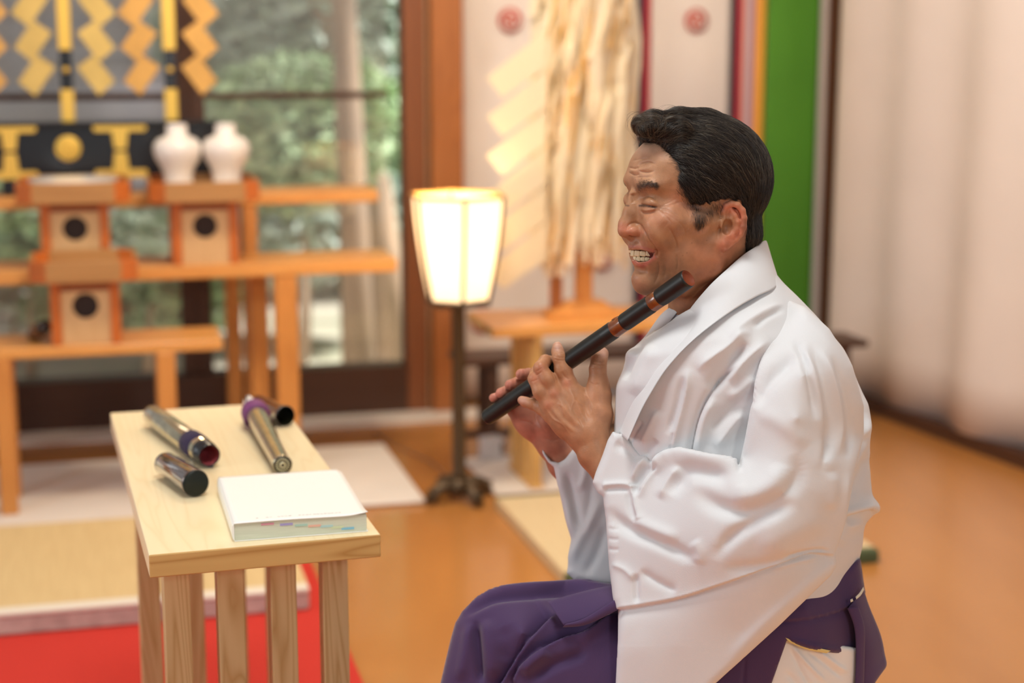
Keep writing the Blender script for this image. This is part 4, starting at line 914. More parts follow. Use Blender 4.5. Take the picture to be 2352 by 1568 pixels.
_n2 = _n.new('ShaderNodeTexNoise'); _n2.inputs['Scale'].default_value = 420; _n2.inputs['Detail'].default_value = 3; _l2.new(_tc.outputs['Object'], _n2.inputs[0]); _n3 = _n.new('ShaderNodeTexVoronoi'); _n3.inputs['Scale'].default_value = 700; _l2.new(_tc.outputs['Object'], _n3.inputs[0])
_ma = _n.new('ShaderNodeMath'); _ma.operation = 'ADD'; _l2.new(_n2.outputs['Fac'], _ma.inputs[0]); _l2.new(_n3.outputs['Distance'], _ma.inputs[1])
_bp = _n.new('ShaderNodeBump'); _bp.inputs['Strength'].default_value = .2; _bp.inputs['Distance'].default_value = .0006; _l2.new(_ma.outputs[0], _bp.inputs['Height']); _l2.new(_bp.outputs[0], _b.inputs['Normal'])
# ================================================================ hands, forearms, hidden torso: one body with the head
KQ = lambda x, y: (x/3.016+1080, y/3.016+600)
FA = np.array([1116., 960.5, -200.]); FB = np.array([1581., 638.5, 165.])          # flute axis, far end to near end
def FW(x): return FA[2]+(FB[2]-FA[2])*(x-FA[0])/(FB[0]-FA[0])
def build_hands():
    v = Vol((1112, 775, -275), (1500, 1180, 95), 1.6); K = lambda x, y, w, r: (*KQ(x, y), w, r)
    # near (left) hand
    WR = (820, 1240)
    v.cap([K(870, 1330, 0, 41), K(830, 1225, -6, 40)], 10)
    v.cap([K(870, 1330, 0, 41), (1405, 1090, 22, 40), (1490, 1130, 40, 40)], 10)
    for (x, y, w, r) in ((672, 850, -38, 21), (585, 925, -26, 20), (550, 1000, -24, 18.5), (560, 1065, -30, 16)):
        v.cap([K(800, 1200, -12, 32), K((x+800)/2, (y+1200)/2, w*.6-6, 27), K(x, y, w, r)], 22)
    v.ell((*KQ(745, 1010), -28), (36, 46, 22), 26)
    v.cap([K(850, 1200, -6, 36), K(893, 1060, -16, 29), K(895, 930, -26, 25), K(888, 850, -32, 21), K(884, 745, -36, 18.8)], 16)
    v.cap([K(884, 745, -36, 18.8), K(893, 680, -42, 17.5), K(912, 640, -50, 15.5)], 8)
    v.cap([K(672, 850, -38, 20.5), K(645, 755, -34, 18.5), K(618, 672, -34, 15.5)], 12); v.cap([K(618, 672, -34, 15.5), K(606, 625, -46, 13.5), K(604, 592, -58, 11.5)], 6)
    v.cap([K(585, 925, -26, 19.5), K(535, 820, -22, 17.5), K(487, 738, -28, 16)], 9); v.cap([K(487, 738, -28, 16), K(520, 690, -54, 14.5), K(560, 690, -92, 12)], 4)
    v.cap([K(550, 1000, -24, 18), K(486, 905, -24, 16.5), K(445, 812, -34, 15)], 8); v.cap([K(445, 812, -34, 15), K(455, 765, -74, 13), K(500, 750, -115, 11)], 4)
    v.cap([K(560, 1065, -30, 16), K(500, 1018, -44, 14.5), K(432, 988, -56, 13)], 9); v.cap([K(432, 988, -56, 13), K(385, 975, -66, 11.5), K(358, 962, -72, 10)], 5)
    # far (right) hand, palm towards the viewer, fingers reaching over the flute
    z = -212
    v.cap([K(640, 1400, z, 33), K(585, 1290, z+4, 32)], 10); v.cap([K(640, 1400, z, 33), (1330, 1110, -215, 36), (1450, 1160, -225, 44)], 10)
    for (x, y, r) in ((455, 890, 19), (385, 945, 18), (325, 990, 17), (300, 1035, 15)):
        v.cap([K(570, 1265, z, 27), K((x+570)/2, (y+1265)/2, z-2, 24), K(x, y, z-6, r)], 18)
    v.ell((*KQ(400, 1085), z+10), (34, 36, 20), 20)
    v.cap([K(580, 1250, z+10, 28), K(540, 1130, z+26, 25), K(545, 1010, z+44, 17), K(590, 960, z+50, 14)], 12)
    for pts in (((455, 890, z-6, 17), (432, 800, -205, 14), (405, 782, -186, 13.5), (352, 782, -160, 12.5)), ((385, 945, z-6, 16), (365, 862, -208, 14), (335, 840, -190, 13.5), (277, 855, -166, 12.5)),
                ((325, 990, z-6, 15), (300, 915, -210, 13.5), (270, 892, -194, 13), (212, 912, -172, 12)), ((300, 1035, z-8, 13), (240, 965, -208, 11.5), (205, 935, -196, 11), (160, 945, -178, 10))):
        v.cap([K(*p) for p in pts], 5)
    V, F = v.mesh(); V = relax(V, F, 1); S = Sculpt(V, F); k = lambda *a: [KQ(*p) for p in a]; NR = (-100, 100); FR = (-280, -125)
    # tendons, veins, knuckles, creases
    S.stroke(k((668, 855), (740, 990), (810, 1130)), 2.0, 5, wr=NR); S.stroke(k((590, 925), (680, 1050), (770, 1160)), 2.2, 5, wr=NR); S.stroke(k((552, 1000), (640, 1110), (740, 1190)), 2.0, 4.5, wr=NR)
    S.stroke(k((630, 910), (710, 1030), (790, 1150)), -1.6, 6, wr=NR); S.stroke(k((570, 975), (650, 1080), (750, 1180)), -1.6, 5, wr=NR)
    for ln in (((700, 900), (720, 960), (700, 1030), (745, 1100), (800, 1200)), ((720, 960), (790, 1010), (830, 1090)), ((520, 1010), (575, 1090), (640, 1130), (700, 1215)), ((600, 980), (640, 1010), (650, 1080)), ((780, 900), (830, 970), (850, 1060))):
        S.stroke(k(*ln), 1.5, 2.4, wr=NR)
    for cx, cy, a in ((672, 838, 3.2), (583, 912, 3.0), (548, 990, 2.4), (487, 738, 1.5), (445, 812, 1.2)): S.dab(KQ(cx, cy), a, 11, 10, wr=NR)
    for x0, y0, dx, dy, L in ((835, 700, 1, .12, 105), (835, 722, 1, .05, 108), (838, 745, 1, .0, 104), (850, 676, 1, .15, 85), (575, 655, 1, .1, 85), (572, 675, 1, .1, 92), (590, 620, 1, .2, 55), (455, 760, .75, -.5, 60), (450, 790, .8, -.5, 60), (420, 830, .9, -.3, 55), (430, 975, .2, 1, 40), (470, 985, .2, 1, 45)):
        S.stroke([KQ(x0+dx*L*t, y0+dy*L*t+6*math.sin(3*t)) for t in (0, .33, .66, 1)], -1.25, 1.5, 'c', (.2, .2), wr=NR)
    for a in (((632, 760), (655, 800), (700, 820)), ((820, 830), (850, 850), (900, 850)), ((560, 745), (580, 800), (600, 850))): S.stroke(k(*a), -1.8, 2.4, 'c', wr=NR)
    for a in (((330, 1100), (420, 1120), (470, 1180)), ((440, 1040), (470, 1120), (540, 1200)), ((500, 1220), (560, 1240), (620, 1230))): S.stroke(k(*a), -2.2, 3, 'c', wr=FR)
    for a in (((340, 742), (345, 770), (340, 815)), ((383, 745), (385, 775)), ((262, 815), (268, 850), (265, 890)), ((305, 808), (305, 840)), ((200, 880), (205, 910)), ((235, 872), (238, 900))): S.stroke(k(*a), -1.2, 1.8, 'c', wr=FR)
    S.stroke(k((565, 590), (580, 604), (620, 606), (638, 596)), -.9, 1.5, 'c', wr=NR); S.stroke(k((885, 650), (915, 664), (948, 655)), -1.0, 1.5, 'c', wr=NR)
    S.renorm(); V = S.V; n = len(V); col = np.repeat(np.array([[.40, .185, .092]]), n, 0)
    def tint(pts, sig, c_, a, wr):
        nonlocal col
        d, _, _ = polyd(V[:, :2], np.array(k(*pts))); g = (a*np.exp(-(d/sig)**2)*((V[:, 2] > wr[0]) & (V[:, 2] < wr[1])))[:, None]; col = col*(1-g)+np.array(c_)[None]*g
    farm = V[:, 2] < -120; col[farm] = (.44, .185, .115)
    for p in ((672, 838), (583, 912), (548, 990), (487, 738), (445, 812), (358, 962)): tint((p, (p[0]+1, p[1])), 12, (.47, .17, .10), .6, NR)
    tint(((604, 575), (604, 598)), 9, (.56, .33, .26), .75, NR); tint(((925, 612), (925, 645)), 9, (.56, .33, .26), .7, NR); tint(((352, 958), (372, 962)), 8, (.54, .32, .24), .6, NR)
    tint(((880, 880), (900, 1080)), 20, (.42, .19, .10), .5, NR); tint(((300, 1050), (450, 1190)), 22, (.52, .19, .13), .6, FR)
    for p in ((330, 770), (255, 850), (195, 912), (150, 945)): tint((p, (p[0]+30, p[1])), 11, (.55, .19, .14), .6, FR)
    return V, F, col
GV, GF, GC = build_hands()
def build_torso():                                                    # under the clothes, coarse
    v = Vol((1050, 640, -300), (2060, 2300, 330), 9.0)
    v.cap([(1655, 700, -30, 95), (1700, 800, -30, 140), (1730, 1000, -30, 165), (1780, 1250, -30, 165), (1800, 1400, -30, 160)], 40)
    v.cap([(1790, 860, 120, 58), (1790, 1020, 170, 46), (1750, 1180, 185, 42), (1500, 1130, 60, 34), (1420, 1095, 26, 34)], 30)
    v.cap([(1690, 850, -190, 62), (1620, 1050, -240, 50), (1560, 1200, -240, 44), (1380, 1130, -215, 30), (1330, 1108, -213, 28)], 30)
    for w in (-15, -140): v.cap([(1780, 1470, w, 84), (1200, 1490, w, 62), (1160, 1900, w, 50), (1140, 2240, w, 36), (1080, 2270, w, 30)], 30)
    V, F = v.mesh(); V = relax(V, F, 3); return V, F, np.repeat(np.array([[.42, .2, .11]]), len(V), 0)
TV, TF, TC = build_torso()

# ---------------------------------------------------------------- the flute in his hands
fa = Vector(world(FA[None])[0]); fb = Vector(world(FB[None])[0])
flute, FL = along('bamboo_flute', fa, fb, 'dark lacquered bamboo flute with red brown bindings held in both hands', 'flute')
u1 = 1/UPM; b = MB()
lac = mat('black_cord_bound_bamboo', (.012, .011, .008), .42, spec=.4, noise=.5, nscale=40)
prof = [(0, 0), (.0105, 0), (.0128, .0015), (.0148, .005), (.0157, FL*.40), (.0160, FL*.62), (.0162, FL*.655), (.0150, FL*.662), (.0146, FL*.70), (.0156, FL*.712), (.0158, FL*.83), (.0150, FL*.838), (.0150, FL*.870), (.0158, FL*.878), (.0164, FL-.003), (.0158, FL-.0008), (.0148, FL)]
pp = []                                                              # fine cord ridges along the bound stretches
for (r0, z0), (r1, z1) in zip(prof[:-1], prof[1:]):
    n = max(1, int((z1-z0)/.0011)) if z1-z0 > .02 else 1
    for i in range(n): t = i/n; pp.append((r0+(r1-r0)*t+(.00022 if (n > 1 and i % 2) else 0), z0+(z1-z0)*t))
pp.append(prof[-1]); b.lathe([(r_*.77, z_) for r_, z_ in pp], n=36); b.build('bamboo_tube', lac, flute)
amber = mat('red_brown_amber_lacquer', (.085, .022, .007), .25, coat=.4, col2=(.26, .075, .012), nscale=60)
b = MB(); b.lathe([(r_*.775, z_) for r_, z_ in [(.0151, FL*.836), (.0156, FL*.84), (.0154, FL*.855), (.0156, FL*.870), (.0151, FL*.873)]], n=36); b.build('binding', amber, flute)
b = MB(); b.lathe([(r_*.775, z_) for r_, z_ in [(.0151, FL*.660), (.0153, FL*.668), (.0150, FL*.69), (.0153, FL*.706), (.0150, FL*.710)]], n=36); b.build('binding', amber, flute)
b = MB(); b.lathe([(.0115, FL), (.0102, FL-.0008), (.0098, FL-.003), (0, FL-.0035)], n=32); b.build('end_plug', mat('red_end_lacquer', (.20, .045, .018), .6, spec=.2), flute)
# mouth hole and finger holes on the upper side
ax = (fb-fa).normalized(); upv = Vector((0, 0, 1)); upv = (upv-ax*upv.dot(ax)).normalized(); Q = flute.rotation_quaternion.inverted()
for tt, rr in ((.685, .0055), (.14, .0032), (.20, .0032), (.26, .0032), (.32, .0032), (.385, .0032), (.45, .0032), (.51, .0032)):
    c = Vector((0, 0, FL*tt))+(Q @ upv)*.0116; zz = (Q @ upv); Mx = Matrix.Translation(c) @ zz.to_track_quat('Z', 'Y').to_matrix().to_4x4()
    b = MB(); b.lathe([(rr*1.15, -.0012), (rr*1.1, .0003), (rr*.8, .0), (rr*.7, -.002), (0, -.002)], M=Mx, n=20); b.build('mouth_hole' if tt > .6 else 'finger_hole', amber if tt > .6 else M['hole'], flute)
PV = [HV, GV, TV]; PF = [HF, GF, TF]; PC = [HC, GC, TC]
_off = 0; _fs = []
for _v, _f_ in zip(PV, PF): _fs.append(_f_+_off); _off += len(_v)
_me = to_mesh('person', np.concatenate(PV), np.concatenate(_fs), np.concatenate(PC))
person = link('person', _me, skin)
tag(person, 'smiling dark haired man in white robe and purple hakama holding a bamboo flute', 'person')
# ---------------------------------------------------------------- teeth, hair, brows (children of the man)
link('teeth', build_teeth(), mat('ivory_teeth', (.66, .55, .34), .25, spec=.6, coat=.4), person)
CQ = lambda x, y: (x/3.136+1380, y/3.136+220)
hl = [(205, 300, 0), (290, 345, 0), (370, 352, 30), (440, 350, 55), (500, 420, 80), (545, 480, 95), (575, 560, 105), (572, 630, 112), (603, 680, 118), (645, 735, 122), (685, 785, 124), (735, 805, 125), (800, 790, 125), (860, 770, 125), (930, 758, 126), (1010, 770, 122), (1042, 860, 110), (1045, 950, 100), (1025, 1010, 95), (1020, 1080, 90), (1035, 1150, 85), (1170, 1140, 20)]
hp = []
for x, y, l in hl: q = HI(*CQ(x, y), l)-HO; hp.append((q@_f, q@_u))
hp += [(-400, -150), (-400, 400), (260, 400), (260, hp[0][1])]
v = Vol((1440, 236, -190), (1800, 640, 190), 2.0)
v.ell(HP(-2, 0, 100), (171, 137, 150), 1, HR); v.ell(HP(-72, 0, -20), (90, 100, 86), 20, HR); v.cap([(*HP(-40, 0, -40), 95), (*HP(-66, 0, -150), 94)], 20)
v.ell(HP(100, 0, 110), (95, 98, 88), 20, HR)
v.cap([(*HI(1474, 286, 12), 20), (*HI(1503, 280, 14), 24), (*HI(1560, 282, 10), 32), (*HI(1620, 286, 0), 36)], 16)
v.cap([(*HI(1476, 286, -22), 19), (*HI(1520, 282, -24), 26)], 16); v.cap([(*HI(1478, 302, 40), 14), (*HI(1500, 292, 46), 22), (*HI(1560, 300, 60), 30)], 16)
X = v.ax[0][:, None, None]-HO[0]; Y = v.ax[1][None, :, None]-HO[1]; W = v.ax[2][None, None, :]-HO[2]
ff = X*_f[0]+Y*_f[1]+W*_f[2]; uu = X*_u[0]+Y*_u[1]+W*_u[2]
# polygon distance through a lookup table in the head's own side plane
gf = np.arange(-420, 280, 2., dtype=np.float32); gu = np.arange(-260, 420, 2., dtype=np.float32); T = sd_poly(gf[:, None], gu[None, :], hp)
i = np.clip(((ff+420)/2).astype(int), 0, len(gf)-1); j = np.clip(((uu+260)/2).astype(int), 0, len(gu)-1); pd = T[i, j]
h_ = np.maximum(26-np.abs(v.D-pd), 0)/26; v.D = (np.maximum(v.D, pd)+h_*h_*6.5).astype(np.float32)
AV, AF = v.mesh(); AV = relax(AV, AF, 4); AS = Sculpt(AV, AF)
rs = np.random.RandomState(5)
HG = [(350, 330, -.1, -1), (420, 330, .3, -1), (300, 240, -.3, -.8), (260, 190, -.8, .1), (250, 250, -.3, 1), (330, 170, -.9, .0), (400, 140, -.7, .1), (480, 150, .7, -.3), (430, 240, .4, -.8), (480, 330, .8, -.5), (560, 130, 1, -.1), (700, 130, 1, .15), (850, 150, 1, .35), (1000, 200, .9, .55), (1120, 300, .6, .9), (1200, 450, .2, 1), (1220, 650, -.1, 1), (1180, 850, -.2, 1),
      (560, 440, .9, .2), (640, 260, 1, .2), (760, 300, 1, .4), (640, 400, 1, .45), (760, 480, .95, .5), (900, 450, .85, .6), (1050, 550, .6, .85), (620, 560, .8, .6), (700, 650, .75, .7), (850, 640, .8, .6), (960, 720, .7, .75), (1080, 800, .1, 1), (1100, 950, 0, 1), (1060, 1080, .1, 1), (630, 690, .5, .9), (700, 790, .2, 1), (760, 800, .2, 1), (720, 870, -.05, 1)]
HGp = np.array([CQ(a, b) for a, b, _, _ in HG]); HGd = np.array([(c, d) for _, _, c, d in HG], float); HGd /= np.linalg.norm(HGd, axis=1, keepdims=True)
def flow(P):
    d2 = ((P[:, None]-HGp[None])**2).sum(2)+40; w = 1/d2**1.6; g = (w[:, :, None]*HGd[None]).sum(1); return g/(np.linalg.norm(g, axis=1, keepdims=True)+1e-9)
from mathutils.kdtree import KDTree
kd = KDTree(len(AV)); [kd.insert(p, i) for i, p in enumerate(AV)]; kd.balance()
# locks: long grooves along the flow give the cap its combed relief
def trace(p, n, st):
    out = [p]
    for _ in range(n): g = flow(np.array([out[-1]]))[0]; out.append((out[-1][0]+g[0]*st, out[-1][1]+g[1]*st))
    return out
for q in range(110):
    x, y = CQ(rs.uniform(300, 1180), rs.uniform(120, 950)); AS.stroke(trace((x, y), 7, rs.uniform(5, 9)), rs.uniform(-3.0, 2.4), rs.uniform(2.2, 5), 'g', (.3, .3))
AS.renorm()
_hme = to_mesh('hair', AS.V, AS.F); hair = link('hair', _hme, mat('black_brown_hair_mass', (.007, .0055, .0045), .8, spec=.15, bump=.5, bscale=500), person)
BV = AS.V; BN = AS.N
def strands(roots_i, n, step, lift, jit, spread=.0, curl=0.):
    P = BV[roots_i].copy(); N = BN[roots_i].copy(); out = [P+N*.3]; K = len(P); th = rs.normal(0, jit, K); ph = rs.uniform(0, 6.28, K)
    for s_ in range(n):
        g = flow(P[:, :2]); a = th+.15*np.sin(ph+s_*.8); c, s = np.cos(a), np.sin(a); g = np.stack([g[:, 0]*c-g[:, 1]*s, g[:, 0]*s+g[:, 1]*c], 1)
        d = np.concatenate([g, np.zeros((K, 1))], 1); d -= N*(d*N).sum(1, keepdims=True); d /= np.linalg.norm(d, axis=1, keepdims=True)+1e-6
        P = P+d*step[:, None]
        for i in range(K):
            co, idx, dist = kd.find(P[i]); N[i] = BN[idx]; P[i] += BN[idx]*float((BV[idx]-P[i])@BN[idx])
        out.append(P+N*(lift[:, None]*np.sin(np.pi*min(1, (s_+1)/n*.9))+.3))
    return np.stack(out, 1)
def hair_obj(name, S, rad, m, parent):
    K, n, _ = S.shape; hc = bpy.data.hair_curves.new(name); hc.add_curves([n]*K); W = world(S.reshape(-1, 3)).astype(np.float32)
    hc.attributes['position'].data.foreach_set('vector', W.ravel())
    r_ = hc.attributes.get('radius') or hc.attributes.new('radius', 'FLOAT', 'POINT'); prof = np.linspace(1, .25, n)[None]*(rad if np.ndim(rad) else np.full(K, rad))[:, None]; r_.data.foreach_set('value', prof.astype(np.float32).ravel())
    return link(name, hc, m, parent)
def hmat(name, c, rough=.32):
    m = bpy.data.materials.new(name); m.use_nodes = True; b = m.node_tree.nodes['Principled BSDF']; b.inputs['Base Color'].default_value = (*c, 1); b.inputs['Roughness'].default_value = rough; b.inputs['Specular IOR Level'].default_value = .6; return m
vis = np.nonzero((AS.N[:, 2] > -.45) & (AS.V[:, 1] < 600))[0]
ri = rs.choice(vis, 12000); S_ = strands(ri, 8, rs.uniform(3.5, 6.5, len(ri)), rs.uniform(0, 3.0, len(ri)), .19)
hair_obj('dark_strands', S_, np.full(len(ri), .00013), hmat('dark_brown_hair', (.016, .011, .008), .3), hair)
ri = rs.choice(vis, 1700); ri = ri[(AS.V[ri, 1] < 400) | (rs.rand(len(ri)) < .4)]; S_ = strands(ri, 8, rs.uniform(4, 7, len(ri)), rs.uniform(.5, 2.5, len(ri)), .2)
hair_obj('grey_sheen_strands', S_, np.full(len(ri), .00010), hmat('grey_sheen_hair', (.20, .16, .11)), hair)  # grey hairs, plus pale ones on top that paint in the sheen
fq = np.nonzero((AS.V[:, 0] < 1530) & (AS.V[:, 1] < 345) & (AS.N[:, 2] > -.5))[0]; ri = rs.choice(fq, 700); S_ = strands(ri, 8, rs.uniform(4, 8, len(ri)), rs.uniform(1, 7, len(ri)), .45)
hair_obj('brown_quiff_strands', S_, np.full(len(ri), .00011), hmat('quiff_brown_hair', (.075, .045, .022)), hair)  # browner strands, front quiff only
# thin fringe fading over the skin at temple, sideburn and nape
kh = KDTree(len(HV)); [kh.insert(p, i) for i, p in enumerate(HV)]; kh.balance(); HN = normals(HV, HF)
def on_head(pts, w0=150):
    out = []
    for x, y in pts:
        w = w0
        for _ in range(12):
            co, i, d = kh.find((x, y, w)); w += (HV[i][2]-w)*.8
        out.append((x, y, w))
    return np.array(out)
def short_hairs(name, seeds, dirs, L, lift, rad, m, parent, w0=150, n=4):
    P = on_head(seeds, w0); K = len(P); out = []
    Nn = np.array([HN[kh.find(p)[1]] for p in P])
    for j in range(n+1):
        u = j/n; Q = P.copy(); Q[:, :2] += dirs*(L*u)[:, None]
        for i in range(K):
            co, idx, d = kh.find(Q[i]); h = float((HV[idx]-Q[i])@HN[idx]); Q[i] += HN[idx]*(h+.4+lift*math.sin(u*2.2))
        out.append(Q)
    return hair_obj(name, np.stack(out, 1), rad, m, parent)
pts = []; 
edge = [CQ(*p) for p in ((440, 352), (500, 420), (545, 480), (575, 560), (572, 640), (610, 715), (672, 790), (692, 880), (710, 930), (735, 885), (800, 825), (860, 785))]; edge = smoothline(edge, 12)
e_i = rs.randint(0, len(edge), 1500); sp = edge[e_i]+rs.normal(0, 6.0, (1500, 2)); 
short_hairs('hairline_strands', sp, flow(sp), rs.uniform(6, 16, 1500), 1.2, .00007, hmat('soft_hairline', (.035, .022, .014)), hair)
sy = 440+85*rs.rand(1000)**2.0; sb = np.stack([1596+(sy-440)*.14+rs.normal(0, 1, 1000)*np.interp(sy, [440, 480, 525], [20, 11, 6]), sy], 1)
short_hairs('sideburn_strands', sb, np.stack([rs.normal(-.05, .2, len(sb)), np.ones(len(sb))], 1), rs.uniform(4, 10, len(sb)), .6, .00005, hmat('sideburn_hair', (.05, .035, .025)), hair)
# eyebrows and lashes
bl = smoothline([CQ(*p) for p in ((262, 655), (300, 636), (350, 630), (405, 645))], 20); K = 900; bi = rs.rand(K); b0 = bl[(bi*(len(bl)-1)).astype(int)]+np.stack([rs.normal(0, 2, K), rs.normal(0, 1, K)*(8.5-3.5*bi)*.8+2], 1)
ang = -.5+.8*bi+rs.normal(0, .22, K); short_hairs('eyebrow', b0, np.stack([np.cos(ang), np.sin(ang)], 1), rs.uniform(3, 6.5, K), .5, .00007, hmat('eyebrow_hair', (.028, .018, .012)), person)
b0 = np.stack([rs.normal(1433.5, 1.6, 90), rs.uniform(412, 430, 90)], 1); short_hairs('eyebrow', b0, np.stack([-np.ones(90)*.2, -np.ones(90)*.4], 1), rs.uniform(3, 7, 90), 2.0, .00009, bpy.data.materials['eyebrow_hair'], person, w0=-10)
ls = smoothline([CQ(*p) for p in ((280, 789), (300, 785), (335, 793), (375, 801), (395, 803))], 8); b0 = ls[rs.randint(0, len(ls), 90)]
short_hairs('eyelashes', b0, np.stack([rs.normal(-.5, .15, 90), np.full(90, .75)], 1), rs.uniform(3, 6, 90), .9, .00006, bpy.data.materials['eyebrow_hair'], person)
# stray hairs over the quiff
G_ = []
for pts in (((560, 95), (520, 72), (460, 82), (400, 110), (360, 150), (330, 200)), ((330, 120), (270, 125), (215, 145), (190, 190), (200, 240), (235, 270)), ((300, 130), (240, 120), (195, 140), (180, 190)), ((270, 150), (220, 170), (205, 230), (225, 290), (265, 330)), ((290, 160), (250, 200), (240, 280), (262, 340)), ((340, 140), (300, 200), (290, 280), (300, 345)), ((390, 150), (350, 190), (340, 260), (350, 330)), ((250, 190), (262, 260), (255, 330), (235, 360)), ((420, 180), (385, 230), (380, 290), (400, 330))):
    for q in range(3):
        s5 = smoothline([(*CQ(a+rs.normal(0, 7), b+rs.normal(0, 7)), 20+q*9.) for a, b in pts], 6); G_.append(s5[np.linspace(0, len(s5)-1, 16).astype(int)])
hair_obj('stray_strands', np.array(G_), .00009, hmat('stray_hair', (.06, .04, .025)), hair)
# ================================================================ clothes
RQ = lambda x, y: (x/1.5556+1200, y/1.5556+560)
def rk(*a): return [RQ(*p) for p in a]
HQ = lambda x, y: (x/2.1382+1000, y/2.1382+1100)
def hk(*a): return [HQ(*p) for p in a]
def zk(*a): return [(x/2.45+1100, y/2.45+600) for x, y in a]
def rbf(pts):
    P = np.array(pts, float); n = len(P); d = np.hypot(P[:, None, 0]-P[None, :, 0], P[:, None, 1]-P[None, :, 1]); A = np.zeros((n+3, n+3)); A[:n, :n] = d; A[:n, n] = 1; A[:n, n+1:] = P[:, :2]/1000; A[n:, :n] = A[:n, n:].T
    s = np.linalg.solve(A, np.concatenate([P[:, 2], [0, 0, 0]]))
    def f(X, Y):
        o = s[n]+s[n+1]*X/1000+s[n+2]*Y/1000
        for i in range(n): o = o+s[i]*np.hypot(X-P[i, 0], Y-P[i, 1])
        return o
    return f
def prism_vol(poly, wf, thick, st, rnd_=22, pad=8, edge=3.0, wlo=None, whi=None):
    """body between front surface wf(x, y) and a back surface thick behind it, edges rounded over rnd_"""
    P = np.array(poly); lo = P.min(0)-pad; hi = P.max(0)+pad; xs = np.arange(lo[0], hi[0], st, dtype=np.float32); ys = np.arange(lo[1], hi[1], st, dtype=np.float32)
    sd = sd_poly(xs[:, None], ys[None], poly); Wf = wf(xs[:, None], ys[None]); ins = np.clip(-sd/rnd_, 0, 1); r = np.sqrt(np.clip(1-(1-ins)**2, 0, 1)); T = thick(xs[:, None], ys[None]) if callable(thick) else np.full(Wf.shape, thick)
    drop = (1-r)*np.minimum(rnd_, T*.5-edge*.5); top = Wf-drop; bot = Wf-T+drop
    v = Vol((lo[0], lo[1], float(bot.min())-10), (lo[0]+(len(xs)-1)*st, lo[1]+(len(ys)-1)*st, float(top.max())+10), st)
    n = v.D.shape; xs_ = slice(0, n[0]); W = v.ax[2][None, None, :]
    d = np.maximum(W-top[:n[0], :n[1], None], bot[:n[0], :n[1], None]-W); v.D = np.maximum(d, sd[:n[0], :n[1], None]).astype(np.float32); return v
M['robe'] = mat('white_robe_cotton', (.655, .665, .68), .8, bump=.12, bscale=900, sheen=.15)
M['robe2'] = mat('white_robe_lining', (.76, .755, .77), .8)
M['grey_collar'] = mat('pale_grey_under_collar', (.50, .49, .55), .8)
M['purple'] = mat('violet_hakama_cloth', (.052, .021, .088), .78, bump=.15, bscale=900, sheen=.25)
M['hem_yellow'] = mat('yellow_green_trim', (.66, .60, .26), .8)
robe = empty('robe', (0, 0, 0)); robe.parent = person
